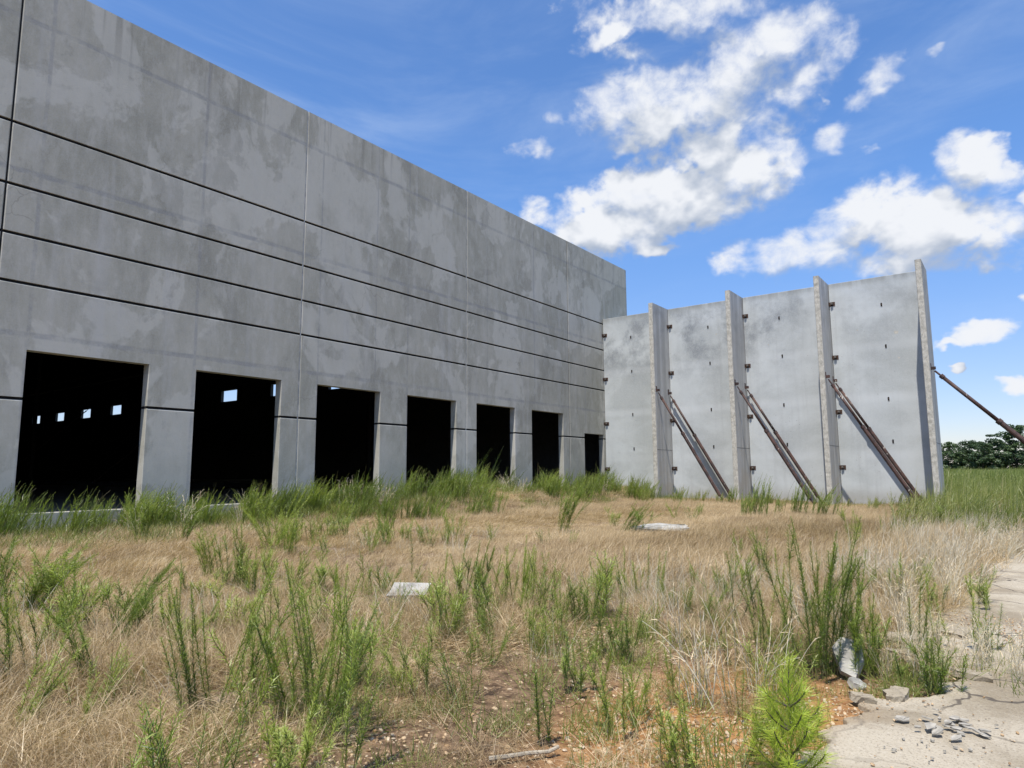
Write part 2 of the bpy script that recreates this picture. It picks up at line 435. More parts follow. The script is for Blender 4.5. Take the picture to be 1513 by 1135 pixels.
def mat_rust():
    mt, T, b = new_mat('rusty_brown_paint')
    P = T.node('ShaderNodeTexCoord').outputs['Object']
    n = T.noise(P, 3, 7, .65)
    col = T.mix(T.ss(n, .38, .62), (.030, .016, .013), (.085, .040, .029))
    f = T.noise(T.vec('MULTIPLY', P, (6, 6, 2.5)), 1.0, 5, .7, .5)
    col = T.mix(T.ss(f, .64, .66), col, (.50, .46, .40))
    T.put(b.inputs['Base Color'], col); b.inputs['Roughness'].default_value = .65
    bump(T, b, n, .3, .01)
    return mt

def mat_blade(name, cols, trans=.35, rough=.7, spread=.35, patch=(.7, .9)):
    """grass and leaves: colour by the leaf's own attribute v and by the plant"""
    mt, T, b = new_mat(name)
    a = T.node('ShaderNodeAttribute'); a.attribute_name = 'v'; v = a.outputs['Fac']
    rnd = T.node('ShaderNodeObjectInfo').outputs['Random']
    t = T.math('ADD', T.math('MULTIPLY', v, 1 - spread), T.math('MULTIPLY', rnd, spread))
    loc = T.node('ShaderNodeObjectInfo').outputs['Location']
    t = T.math('ADD', t, T.math('MULTIPLY', T.math('SUBTRACT', T.noise(loc, patch[0], 4, .6), .5), patch[1]))
    r = T.node('ShaderNodeValToRGB'); T.put(r.inputs[0], t)
    el = r.color_ramp.elements
    while len(el) < len(cols): el.new(.5)
    for i, c in enumerate(cols): el[i].position = i / (len(cols) - 1); el[i].color = (*c, 1)
    T.n.remove(b); out = T.n['Material Output']
    d = T.node('ShaderNodeBsdfDiffuse'); T.put(d.inputs[0], r.outputs[0])
    tr = T.node('ShaderNodeBsdfTranslucent'); T.put(tr.inputs[0], T.mix(1.0, r.outputs[0], (1.15, 1.2, .7), 'MULTIPLY'))
    g = T.node('ShaderNodeBsdfGlossy'); g.inputs['Roughness'].default_value = .45; g.inputs[0].default_value = (1, 1, 1, 1)
    m1 = T.node('ShaderNodeMixShader'); m1.inputs[0].default_value = trans; T.l.new(d.outputs[0], m1.inputs[1]); T.l.new(tr.outputs[0], m1.inputs[2])
    m2 = T.node('ShaderNodeMixShader'); m2.inputs[0].default_value = .035; T.l.new(m1.outputs[0], m2.inputs[1]); T.l.new(g.outputs[0], m2.inputs[2])
    T.l.new(m2.outputs[0], out.inputs[0])
    return mt

def mat_ground():
    mt, T, b = new_mat('field_soil')
    P = T.node('ShaderNodeTexCoord').outputs['Object']; x, y, z = T.sep(P)
    n = T.noise(P, .8, 8, .65, .4); n2 = T.noise(P, 9, 8, .7); n3 = T.noise(P, 50, 4, .6)
    litter = T.mix(T.ss(n2, .35, .65), (.10, .068, .042), (.32, .235, .155))
    soil = T.mix(T.ss(n2, .35, .65), (.075, .047, .028), (.26, .17, .10))
    hot = T.ss(T.vec('LENGTH', T.vec('MULTIPLY', T.vec('SUBTRACT', P, (-1.6, 4.4, 0)), (1.0, .6, 0))), 1.25, .5); soil = T.mix(T.math('MULTIPLY', hot, T.ss(n, .25, .45)), soil, T.mix(T.ss(n2, .35, .65), (.26, .12, .045), (.50, .27, .11)))
    # bare gravelly soil close to the slab
    w = T.math('MULTIPLY', T.ss(T.math('ADD', x, T.math('MULTIPLY', n, 1.6)), -3.9, -2.7), T.ss(T.math('ADD', y, T.math('MULTIPLY', n, 4)), 11.5, 8.0))
    col = T.mix(w, litter, soil)
    pile = T.ss(T.vec('LENGTH', T.vec('SUBTRACT', P, (-18.7, 23.9, 1.0))), 1.9, 1.2); col = T.mix(pile, col, (.42, .26, .12))
    green = T.math('MULTIPLY', T.ss(y, 30, 48), .85); col = T.mix(green, col, (.06, .085, .028))
    g2 = T.math('MULTIPLY', T.ss(x, -16.8, -18.3), T.ss(n, .4, .6, .3, .8)); col = T.mix(g2, col, (.09, .10, .04))
    v = T.node('ShaderNodeTexVoronoi'); v.inputs['Scale'].default_value = 26; T.put(v.inputs['Vector'], P)
    col = T.mix(T.math('MULTIPLY', T.ss(v.outputs['Distance'], .4, .1, 0, .5), w), col, T.mix(T.math('MULTIPLY', v.outputs['Distance'], 1.5), (.45, .33, .2), (.2, .13, .08)))
    col = T.mix(T.ss(n3, .6, .72, 0, .6), col, (.05, .035, .02))
    T.put(b.inputs['Base Color'], col); b.inputs['Roughness'].default_value = .97; b.inputs['Specular IOR Level'].default_value = .15
    bump(T, b, T.math('ADD', T.math('MULTIPLY', n3, .6), n2), .9, .03)
    return mt

def mat_slab():
    mt, T, b = new_mat('old_pavement_concrete')
    P = T.node('ShaderNodeTexCoord').outputs['Object']; x, y, z = T.sep(P)
    n = T.noise(P, .9, 8, .62, .5); n2 = T.noise(P, 7, 7, .7); n3 = T.noise(P, 70, 5, .7)
    col = T.mix(T.ss(n, .35, .62), (.26, .215, .15), (.43, .375, .285))
    col = T.mix(T.ss(n2, .55, .72, 0, .5), col, (.33, .27, .19))
    col = T.mix(T.ss(T.math('ADD', x, n), -.25, -.75, 0, .55), col, (.36, .26, .16))
    col = T.mix(T.ss(n3, .53, .66, 0, .75), col, (.15, .12, .09))
    col = T.mix(T.ss(n3, .42, .32, 0, .4), col, (.62, .58, .5))
    v = T.node('ShaderNodeTexVoronoi', feature='DISTANCE_TO_EDGE'); v.inputs['Scale'].default_value = 1.3
    T.put(v.inputs['Vector'], T.vec('ADD', P, T.vec('MULTIPLY', T.node_noise_color(P, 3), (.35, .35, 0))))
    ck = T.math('MULTIPLY', T.ss(v.outputs[0], .02, .006), T.ss(T.noise(P, .6, 2), .38, .5, .0, .95)); ck = T.math('MULTIPLY', ck, T.ss(y, 4.4, 6.0, .25, 1))
    col = T.mix(ck, col, (.09, .075, .06))
    T.put(b.inputs['Base Color'], col); b.inputs['Roughness'].default_value = .95; b.inputs['Specular IOR Level'].default_value = .2
    bump(T, b, T.math('SUBTRACT', T.math('ADD', T.math('MULTIPLY', n3, .5), n2), ck), .5, .015)
    return mt

M_WALL = mat_tilt_wall(); M_BR = mat_braced_wall(); M_FIN = mat_fin_face(); M_EDGE = mat_fin_edge(); M_RUST = mat_rust()
M_GROOVE = plain('black_groove', (.008, .008, .008), .95, var=.5)  # plain near-black for grooves, joints and panel gaps
M_SEAL = plain('pale_joint_sealant', (.66, .64, .58), .7, var=.4, scale=3)
M_DARKSTEEL = plain('dark_steel', (.03, .028, .026), .7, .3)
M_INSIDE = plain('darkened_interior', (.09, .09, .09), .9)  # shade put into the colour: darkened so the inside stays near black
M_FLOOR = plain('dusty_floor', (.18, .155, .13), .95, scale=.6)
M_CLIP = plain('rusted_plate', (.11, .06, .038), .8, .2, var=.7, scale=14)
M_CLIPL = plain('lug_and_lit_lip', (.42, .41, .38), .6, .4, var=.5, scale=20)  # lug metal, also painted as the sunlit lower lip of the holes
M_HOLE_SHADE = plain('painted_pocket_shade', (.015, .013, .012), .95)  # near-black colour painted for the shade inside holes and recesses
M_CHUNK = plain('broken_concrete', (.44, .42, .37), .95, var=.5, scale=5)
M_SHARD = plain('grey_concrete_shard', (.42, .385, .32), .95, var=.35, scale=12)
M_WOOD = plain('weathered_wood', (.42, .36, .27), .9, var=.4, scale=14)
M_GND = mat_ground(); M_SLAB = mat_slab()
M_STRAW = mat_blade('dry_grass_blade', [(.11, .072, .045), (.37, .26, .14), (.60, .455, .265), (.84, .70, .47)], .25, spread=.25)
M_PALE = mat_blade('bleached_stalk', [(.36, .30, .20), (.58, .52, .40), (.72, .68, .57)], .2)
M_GREEN = mat_blade('weed_leaf', [(.06, .10, .018), (.135, .20, .03), (.26, .34, .055), (.46, .52, .13)], .45, spread=.3)
M_TALL = mat_blade('tall_grass_leaf', [(.065, .09, .02), (.165, .205, .042), (.30, .33, .085), (.58, .50, .26)], .4, spread=.35)
M_STEM = mat_blade('weed_stem', [(.07, .075, .025), (.13, .12, .045), (.20, .14, .07)], .05)
M_PINE = mat_blade('pine_needle', [(.10, .15, .02), (.27, .36, .035), (.46, .56, .07), (.60, .60, .16)], .4)
M_TREE = mat_blade('tree_leaf', [(.025, .046, .020), (.052, .090, .032), (.10, .15, .055), (.17, .22, .09)], .25, spread=.45, patch=(.05, .2))
M_BARK = plain('tree_bark', (.10, .085, .065), .95, var=.4, scale=2)
M_PEB = mat_blade('pebble_stone', [(.17, .10, .05), (.36, .235, .12), (.52, .38, .23), (.33, .28, .21)], 0.0, spread=.9)
# ------------------------------------------------------------------ ground and pavement
def sheet(xs, ys, hf):
    X, Y = np.meshgrid(xs, ys); V = np.stack([X, Y, hf(X, Y)], -1).reshape(-1, 3); nx = len(xs)
    i = (np.arange(len(ys) - 1)[:, None] * nx + np.arange(nx - 1)[None]).ravel()
    return V, np.stack([i, i + 1, i + 1 + nx, i + nx], 1)

def graded(a, b, fine, lo, hi):
    near = np.arange(a, b + 1e-6, fine); out = [near]; s = fine; p = b; r = []
    while p < hi: s *= 1.25; p += s; r.append(p)
    s = fine; p = a; l = []
    while p > lo: s *= 1.25; p -= s; l.append(p)
    return np.concatenate([l[::-1], near, r])

V, F = sheet(graded(-22, 4, .12, -4000, 4000), graded(-3, 42, .16, -4000, 4000), ground_h)
g = obj('ground', mesh_np('ground', V, F, M_GND, smooth=True), kind='structure')

def slab_edge(y):
    """ragged broken edge of the pavement, running along x = -1"""
    y = np.asarray(y, float)
    e = np.interp(y, [-8, 3, 4.2, 4.9, 5.4, 5.7, 6.3, 7.0, 7.6, 8.3, 9.2, 10.4, 12, 14, 16, 17.5], [-1.5, -1.25, -1.08, -1.0, -.93, -.62, -.5, -.85, -1.02, -1.0, -.82, -.72, -.66, -.5, -.25, .6])
    return e + .035 * np.sin(y * 9.1) + .03 * np.sin(y * 17.3 + 1) + .02 * np.sin(y * 37.0)

def make_pavement():
    ys = np.arange(-8, 17.4, .045); us = np.concatenate([[0, 0, .0006, .0015, .004, .009], .012 + .988 * np.linspace(0, 1, 90) ** 1.8])
    X = slab_edge(ys)[:, None] * (1 - us)[None] + 9.0 * us[None]; Y = np.repeat(ys[:, None], len(us), 1)
    Z = .035 + .010 * vnoise(X * 1.1, Y * 1.1, 21) + .004 * vnoise(X * 6, Y * 6, 22)
    Z[:, 0] = -.15; Z[:, 1] -= .008; Z[:, 2] -= .002
    Vv = np.stack([X, Y, Z], -1).reshape(-1, 3); nx = len(us)
    i = (np.arange(len(ys) - 1)[:, None] * nx + np.arange(nx - 1)[None]).ravel()
    return obj('pavement', mesh_np('pavement', Vv, np.stack([i, i + 1, i + 1 + nx, i + nx], 1), M_SLAB, smooth=True), kind='structure')
make_pavement()

# ------------------------------------------------------------------ the long concrete building
BX = -20.143; BTH = .317; ZTOP = 14.886; ZH = 4.742; SILL = .60; ZB = -.4
GR = [10.637, 8.982, 7.703, 6.458, 3.482]     # heights of the black grooves
bld = tag(empty('concrete_building', (BX, 14.6, 0)), 'long grey concrete warehouse shell with black horizontal grooves and big dark dock openings', 'building')

def bpart(name, me, parent=bld, kind=None):
    return obj(name, me, parent, tuple(-c for c in parent.location), kind)

def fr_left(u, z, d): return (BX - d, u, z)

def wall_panel(y0, y1, opens, seal):
    """one tilt-up panel; opens = [(ya, yb, header, sill)]"""
    b = MB(); g_ = .018; a, e = y0 + g_, y1 - g_; ch = .024; gh = .037
    def c(u0, u1, z0, z1, **k): b.cell(u0, u1, z0, z1, 0, BTH, fr_left, **k)
    def back(u0, u1, z0, z1): b.cell(u0, u1, z0, z1, .055, BTH, fr_left, m=1)
    zs = [ZTOP] + GR[:4]
    for i in range(4):
        hi = zs[i] - (gh if i else 0); lo = zs[i + 1] + gh
        c(a, e, lo, hi, cl=ch, cr=ch, ct=ch if i else .01)
        back(a, e, zs[i + 1] - gh, zs[i + 1] + gh)
    # band above the headers
    hd = max([o[2] for o in opens] + [GR[4] + .5])
    c(a, e, hd, GR[3] - gh, cl=ch, cr=ch, ct=ch)
    cuts = sorted(opens); u = a
    for k in range(len(cuts) + 1):
        v = cuts[k][0] if k < len(cuts) else e
        first, last = k == 0, k == len(cuts)
        kw = dict(cl=ch if first else .012, cr=ch if last else .012)
        c(u, v, GR[4] + gh, hd, **kw); back(u, v, GR[4] - gh, GR[4] + gh); c(u, v, ZB, GR[4] - gh, ct=ch, **kw)
        if not last:
            ya, yb, zh, zs_ = cuts[k]
            if zh < hd - .01: c(ya, yb, zh, hd)
            c(ya, yb, ZB, zs_, ct=.012)
            u = yb
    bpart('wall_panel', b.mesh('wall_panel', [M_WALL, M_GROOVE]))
    s = MB(); s.cell(y1 - g_, y1 + g_, ZB, ZTOP - .02, .022, .06, fr_left)
    bpart('joint_seal', s.mesh('joint_seal', M_SEAL if seal else M_GROOVE))

J = [-12.5, -3.45, 5.60, 14.595, 23.672, 32.627, 40.088]
OP = [(-11.7, -8.65), (-7.2, -4.15), (-2.65, .4), (1.85, 4.9), (6.359, 9.42), (10.844, 13.87), (15.371, 18.403), (19.90, 22.958), (24.402, 27.427), (28.911, 31.949)]
for i in range(6):
    o = [(a, b_, ZH, SILL) for a, b_ in OP if J[i] < a < J[i + 1]]
    if i == 5: o = [(34.243, 36.50, 3.742, SILL)]
    wall_panel(J[i], J[i + 1], o, i in (2, 3))

def fr_end(u, z, d): return (u, 39.77 + d, z)
WC = [-119.8, -111, -102.3, -93.3, -84.6, -76, -67, -58, -49, -40.2, -31.5]
edges = [-140] + [(WC[i] + WC[i + 1]) / 2 for i in range(len(WC) - 1)] + [BX - BTH]
edges[0] = -124.2
for i, wc in enumerate(WC):
    if i > 8:
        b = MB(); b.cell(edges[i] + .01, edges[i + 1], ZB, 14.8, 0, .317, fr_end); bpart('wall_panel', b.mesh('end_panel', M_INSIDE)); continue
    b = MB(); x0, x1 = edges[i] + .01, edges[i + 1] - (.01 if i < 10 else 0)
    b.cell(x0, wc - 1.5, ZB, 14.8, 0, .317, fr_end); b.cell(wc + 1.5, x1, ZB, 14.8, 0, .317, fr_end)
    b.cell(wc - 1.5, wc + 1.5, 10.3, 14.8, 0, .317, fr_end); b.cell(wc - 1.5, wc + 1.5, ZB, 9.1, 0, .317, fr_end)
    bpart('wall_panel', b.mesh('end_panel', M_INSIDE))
b = MB(); b.box((-140, 39.77, ZB), (-124.21, 40.087, 14.8)); b.box((-140, -12.5, ZB), (-139.7, 39.76, 14.8)); b.box((-139.69, -12.5, ZB), (BX - BTH, -12.2, 14.8))
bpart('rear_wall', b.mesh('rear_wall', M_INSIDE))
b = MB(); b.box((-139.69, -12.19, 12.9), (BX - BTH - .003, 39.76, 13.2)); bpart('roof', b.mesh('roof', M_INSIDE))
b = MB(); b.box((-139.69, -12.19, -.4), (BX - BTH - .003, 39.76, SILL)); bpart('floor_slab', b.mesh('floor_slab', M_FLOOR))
COLS = [(-66.5, 22.0), (-48.0, 12.0), (-35.0, 31.0)]
b = MB(); b.box((-124, 39.3, SILL), (BX - BTH - .01, 39.76, SILL + .28)); bpart('footing', b.mesh('footing', plain('footing_concrete', (.42, .41, .38), .95)))
for x, y in COLS:
    b = MB(); b.box((x - .13, y - .13, SILL), (x + .13, y + .13, 12.9)); bpart('column', b.mesh('column', M_DARKSTEEL))
b = MB()
for y in np.arange(-10, 39, 3.0): b.box((-139, y - .06, 12.3), (BX - BTH - .02, y + .06, 12.9))
bpart('roof_joist', b.mesh('roof_joist', M_DARKSTEEL), kind='stuff')

# ------------------------------------------------------------------ the braced free-standing wall with its fins
WY = 36.73; WT = 10.93; FIN = [(-16.10, -15.85), (-11.72, -11.47), (-7.36, -7.11), (-3.06, -2.81)]; FY = 34.68
bw = tag(empty('braced_wall', (-11.4, WY, 0)), 'pale grey concrete wall with four projecting fins, propped by rusty steel pipes', 'wall')
def wpart(name, me, parent=bw, kind=None): return obj(name, me, parent, tuple(-c for c in bw.location) if parent is bw else (0, 0, 0), kind)
def fr_w(u, z, d): return (u, WY + d, z)
xs0 = [BX + .012] + [f[1] + .018 for f in FIN[:3]]; xs1 = [f[0] - .018 for f in FIN]
for a, e in zip(xs0, xs1):
    b = MB(); b.cell(a, e, ZB, WT, 0, .24, fr_w, cl=.012, cr=.012, ct=.012)
    b.cell(a - .017, a, ZB, WT - .02, .08, .2, fr_w, m=1); b.cell(e, e + .017, ZB, WT - .02, .08, .2, fr_w, m=1)
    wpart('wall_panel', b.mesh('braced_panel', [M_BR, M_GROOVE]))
def jag(n, seed):
    g_ = rng(seed); return g_.uniform(-1, 1, n)
for k, (x0, x1) in enumerate(FIN):
    # fin: smooth side faces, rough cast front edge whose corners wander a little
    n = 90; zs = np.linspace(ZB, WT + .004, n); zc = 2.70
    jl = .003 * jag(n, 10 + k); jr = .003 * jag(n, 30 + k); jy = .006 * jag(n, 50 + k)
    ys = np.where(np.abs(zs - zc) < .03, .03, 0)
    V = []
    for i, z in enumerate(zs):
        V += [(x0, WY + .24, z), (x0, FY + .03, z), (x0 + .02 + jl[i], FY + jy[i], z), (x1 - .02 + jr[i], FY + jy[i] * .7, z), (x1, FY + .03, z), (x1, WY + .24, z)]
    F4 = []; mi = []
    for i in range(n - 1):
        for j in range(6):
            a = i * 6 + j; c2 = i * 6 + (j + 1) % 6
            F4.append((a, c2, c2 + 6, a + 6)); mi.append(1 if j in (1, 2, 3) else 0)
    top = [tuple((n - 1) * 6 + j for j in range(6))]
    me = mesh_np('fin', V, [F4, top], [M_FIN, M_EDGE], mi + [0]); wpart('fin', me)
    b = MB(); b.box((x1 - .002, FY + .05, zc - .008), (x1 + .003, WY - .002, zc + .008)); wpart('fin_joint', b.mesh('fin_joint', M_GROOVE))
b = MB(); bx = None
def bracket_mesh(right):
    b = MB()
    b.box((.012, -.014, -.13), (.33, .0, .13), 0)              # plate cast in the wall
    b.box((.0, -.16, -.11), (.014, -.014, .11), 0)             # leg on the fin
    b.box((.09, -.10, -.075), (.235, -.014, .03), 2)  # solid block in place of a recess, its shade painted near-black
    b.box((.11, -.104, -.045), (.20, -.1005, .06), 1)          # lug
    b.tube((.155, -.104, 0), (.155, -.135, 0), .03, n=8, m=0)
    return b.mesh('bracket', [M_CLIP, M_CLIPL, M_HOLE_SHADE])
bm_ = bracket_mesh(True)
for xr in [BX + .002] + [f[1] for f in FIN[:3]]:
    for z in (9.88, 7.14, 4.40, 1.665):
        o = obj('bracket', bm_, bw, (xr + .006 + 11.4, -.001, z)); o.scale = (.82, 1, .82)
def insert_mesh(flip):
    b = MB(); b.box((-.036, -.004, -.085), (.036, .003, .085), 0); b.box((-.04, -.014, -.005), (.0 if flip else .035, -.0045, .03), 1); b.box((-.04, -.012, -.105), (.04, -.004, -.088), 2)  # flat black plate paints the hole's shade, pale strip its sunlit lower lip
    return b.mesh('lifting_insert', [M_HOLE_SHADE, M_CLIP, M_CLIPL])
im_ = [insert_mesh(0), insert_mesh(1)]
k = 0
for x in (-18.25, -13.44, -9.56, -4.74):
    for z in (9.55, 7.48, 4.90, 2.86):
        obj('lifting_insert', im_[k % 2], bw, (x + 11.4 + .03 * math.sin(k * 3), 0, z + .02 * math.cos(k * 5))); k += 1
g_ = rng(8)
for x, z, r in ((-4.23, 8.08, .10), (-4.2, 6.85, .05), (-10.21, 8.17, .04), (-13.0, 9.1, .05), (-5.9, 8.4, .04)):
    n = 10; t = np.linspace(0, 6.283, n, endpoint=False); rr = r * g_.uniform(.6, 1.2, n)
    V = [(x + rr[i] * math.cos(t[i]), WY - .003, z + rr[i] * math.sin(t[i])) for i in range(n)] + [(x, WY - .001, z)]
    wpart('spall', mesh_np('spall', V, [(n, (i + 1) % n, i) for i in range(n)], M_EDGE))

def brace(head, foot, label, k=1.0):
    h, f = Vector(head), Vector(foot); d = (f - h).normalized()
    t = tag(empty('steel_brace', foot), label, 'brace', 'steel pipe braces propping the wall')
    off = tuple(-c for c in foot); L = (f - h).length
    b = MB(); b.tube(h + d * .55, h + d * (L * .42), .062 * k, n=14); obj('inner_pipe', b.mesh('inner_pipe', M_RUST, True), t, off)
    b = MB(); b.tube(h + d * (L * .40), f - d * .35, .085 * k, n=14); b.tube(h + d * (L * .395), h + d * (L * .415), .10 * k, n=14); obj('outer_pipe', b.mesh('outer_pipe', M_RUST), t, off)
    b = MB(); b.tube(h + d * .12, h + d * .56, .032 * k, n=10); b.tube(h + d * .42, h + d * .58, .078 * k, n=10); obj('jack_screw', b.mesh('jack_screw', M_RUST), t, off); b = MB(); b.tube(f - d * .38, f - d * .05, .035 * k, n=10); obj('foot_screw', b.mesh('foot_screw', M_RUST), t, off)
    b = MB(); b.box((h.x - .055, h.y - .07, h.z - .04), (h.x - .035, h.y + .07, h.z + .26)); b.box((h.x - .035, h.y - .045, h.z - .03), (h.x + .13, h.y - .03, h.z + .10)); b.box((h.x - .035, h.y + .03, h.z - .03), (h.x + .13, h.y + .045, h.z + .10))
    b.tube((h.x + .07, h.y - .06, h.z + .0), (h.x + .07, h.y + .06, h.z + .0), .025, n=8); obj('head_shoe', b.mesh('head_shoe', M_RUST), t, off)
    b = MB(); b.box((f.x - .15, f.y - .1, f.z - .02), (f.x + .15, f.y + .1, f.z)); b.box((f.x - .06, f.y - .045, f.z), (f.x + .06, f.y - .03, f.z + .16)); b.box((f.x - .06, f.y + .03, f.z), (f.x + .06, f.y + .045, f.z + .16)); obj('foot_shoe', b.mesh('foot_shoe', M_RUST), t, off)
    return t
NTH = ['leftmost', 'second', 'third']
for i in range(3):
    xf = FIN[i][1] + .056
    for y, w in ((34.86, 'outer'), (36.48, 'inner')):
        fx = xf + 3.45
        nm = ['the leftmost fin', 'the second fin from left', 'the third fin from left'][i]
        brace((xf, y, 5.95 - (.0 if w == 'outer' else .03)), (fx, y, float(ground_h(fx, y)) + .03), 'rusty pipe brace, %s one of the pair at %s' % ('front' if w == 'outer' else 'rear', nm))
xf = FIN[3][1] + .056
brace((xf, 35.15, 5.98), (2.76, 35.15, float(ground_h(2.76, 35.15)) + .03), 'single dark pipe brace sloping away to the right from the last fin', 1.3)
# braces inside the building against its end wall
for x, lab in ((-99.9, 'dark steel brace inside the building, crossing the third small window'), (-71.5, 'dark steel brace deep inside the building by the end wall')):
    brace((x + .06, 39.2, 10.2), (x - 5.2, 31.0, SILL + .03), lab)['group'] = 'braces inside the building'
# ------------------------------------------------------------------ vegetation shapes
def nrm(a): return a / np.maximum(np.linalg.norm(a, axis=-1, keepdims=True), 1e-9)

def ribbons(base, d, bend, L, W, nseg, g, v, side=None, power=1.6):
    """curved tapering blades: returns vertices, quads, attribute"""
    n = len(base); t = np.linspace(0, 1, nseg + 1)
    P = base[:, None] + d[:, None] * (L[:, None, None] * t[None, :, None]) + bend[:, None] * (L[:, None, None] * (t ** 2)[None, :, None])
    if side is None:
        r = g.normal(size=(n, 3)); side = nrm(np.cross(d, r))
    w = W[:, None] * (1 - .92 * t[None] ** power) * .5
    A = P - side[:, None] * w[..., None]; B = P + side[:, None] * w[..., None]
    V = np.stack([A, B], 2).reshape(-1, 3)
    k = (np.arange(n)[:, None] * (nseg + 1) + np.arange(nseg)[None]).ravel() * 2
    F = np.stack([k, k + 1, k + 3, k + 2], 1)
    a = np.repeat(v, (nseg + 1) * 2)
    return V, F, a

def join(parts):
    V = []; F = []; A = []; n = 0
    for v, f, a in parts: V.append(v); F.append(f + n); A.append(a); n += len(v)
    return np.concatenate(V), np.concatenate(F), np.concatenate(A)

def stem_curve(g, base, az, lean, curve, H, n=24):
    """points of one stem: leans towards az, bending further over"""
    t = np.linspace(0, 1, n); ang = lean + curve * t ** 1.5
    dl = H / (n - 1); dx = np.sin(ang) * dl; dz = np.cos(ang) * dl
    x = np.concatenate([[0], np.cumsum(dx[:-1])]); z = np.concatenate([[0], np.cumsum(dz[:-1])])
    wob = .012 * H * np.sin(t * g.uniform(3, 8) + g.uniform(0, 6))
    return np.stack([base[0] + x * math.cos(az) - wob * math.sin(az), base[1] + x * math.sin(az) + wob * math.cos(az), base[2] + z], 1)

def tubes(curves, r0, r1, g, vv=.5, sides=3):
    V = []; F = []; A = []; n = 0
    for c in curves:
        m_ = len(c); t = np.linspace(0, 1, m_); tan = nrm(np.gradient(c, axis=0)); u = nrm(np.cross(tan, [.3, .2, .9])); w = np.cross(tan, u)
        ph = np.arange(sides) * 2 * math.pi / sides; r = (r0 + (r1 - r0) * t)[:, None, None]
        ring = c[:, None] + r * (u[:, None] * np.cos(ph)[None, :, None] + w[:, None] * np.sin(ph)[None, :, None])
        V.append(ring.reshape(-1, 3)); i = (np.arange(m_ - 1)[:, None] * sides + np.arange(sides)[None]).ravel()
        j = (np.arange(m_ - 1)[:, None] * sides + (np.arange(sides)[None] + 1) % sides).ravel()
        F.append(np.stack([i, j, j + sides, i + sides], 1) + n); A.append(np.full(m_ * sides, np.clip(vv + g.normal() * .15, 0, 1))); n += m_ * sides
    return np.concatenate(V), np.concatenate(F), np.concatenate(A)

def leafy(curve, g, per_m, L0, W0, ang, t0=.12, droop=0.0, tipv=.25, v0=.45, env=None, nseg=2):
    """leaves set spirally along a stem"""
    H = np.linalg.norm(np.diff(curve, axis=0), axis=1).sum(); n = max(4, int(H * per_m * (1 - t0)))
    t = t0 + (1 - t0) * (np.arange(n) + g.uniform(0, 1, n)) / n; f = t * (len(curve) - 1); i = np.minimum(f.astype(int), len(curve) - 2); fr = (f - i)[:, None]
    P = curve[i] * (1 - fr) + curve[i + 1] * fr; T = nrm(curve[i + 1] - curve[i])
    ph = np.arange(n) * 2.4 + g.normal(size=n) * .5
    u = nrm(np.cross(T, np.array([.31, .17, .93]))); w = np.cross(T, u); rad = u * np.cos(ph)[:, None] + w * np.sin(ph)[:, None]
    a = ang + g.normal(size=n) * .18; d = nrm(T * np.cos(a)[:, None] + rad * np.sin(a)[:, None])
    e = (env(t) if env is not None else (1 - .6 * t ** 3)); L = L0 * e * g.uniform(.7, 1.25, n)
    b = T * (.18 if droop else -.05) + np.array([0, 0, -droop]); b = np.broadcast_to(b, (n, 3))
    v = np.clip(v0 + tipv * (t - .4) * 1.6 + g.normal(size=n) * .13, 0, 1)
    return ribbons(P, d, b, L, W0 * g.uniform(.8, 1.2, n), nseg, g, v, side=nrm(np.cross(d, T + .2 * g.normal(size=(n, 3)))), power=2.2)

def weed_meshes(seed, H=.8, stems=6, spread=.10, az=None, lean=.12, curve=.25, per_m=300, L=.055, W=.0036, branch=0, ang=.9, v0=.45, fan=.5):
    """upright weed whose stems are thickly set with small narrow leaves"""
    g = rng(seed); cs = []; lf = []
    for k in range(stems):
        a = g.uniform(0, 6.283) if az is None else az + g.normal() * fan
        h = H * g.uniform(.6, 1.0) if k else H
        b = (g.normal() * spread * .5, g.normal() * spread * .5, -.03)
        c = stem_curve(g, b, a, abs(lean + g.normal() * .1), curve * g.uniform(.3, 1.4), h); cs.append(c)
        lf.append(leafy(c, g, per_m, L, W, ang, t0=.14, v0=v0 + g.normal() * .07))
        for q in range(branch):
            f = g.uniform(.3, .8); i = int(f * (len(c) - 1)); T = c[min(i + 1, len(c) - 1)] - c[i]
            aa = a + g.uniform(-1.8, 1.8); bc = stem_curve(g, c[i], aa, lean + g.uniform(.3, .6), -.25, h * g.uniform(.18, .38), 10); cs.append(bc)
            lf.append(leafy(bc, g, per_m, L * .9, W, ang, t0=.05, v0=v0 + .1))
    s = tubes(cs, .0032, .0012, g)
    f = join(lf)
    return (mesh_np('stems', s[0], s[1], M_STEM, v=s[2]), mesh_np('leaves', f[0], f[1], M_GREEN, v=f[2]))

def bush_meshes(seed, H=1.2, stems=16, spread=.3, az=0.0, lean=.18, curve=.55, per_m=75, L=.15, W=.008, mat=None, dead=2, droop=.25):
    """tall leafy grass-like weed of the row by the wall: arching stems, long narrow leaves"""
    g = rng(seed); cs = []; lf = []
    for k in range(stems):
        a = az + g.normal() * 1.1; h = H * g.uniform(.55, 1.0)
        b = (g.normal() * spread * .5, g.normal() * spread * .5, -.05)
        c = stem_curve(g, b, a, abs(lean + g.normal() * .13), curve * g.uniform(.3, 1.3), h, 16); cs.append(c)
        if k >= dead or k % 2: lf.append(leafy(c, g, per_m, L, W, .42, t0=.1, droop=droop, v0=.42 + g.normal() * .1, env=lambda t: np.sin(np.clip(t * 1.05 + .12, 0, 1) * math.pi) ** .5 + .15, nseg=3))
    s = tubes(cs, .006, .002, g); f = join(lf)
    return (mesh_np('stems', s[0], s[1], M_STEM, v=s[2]), mesh_np('leaves', f[0], f[1], mat or M_GREEN, v=f[2]))

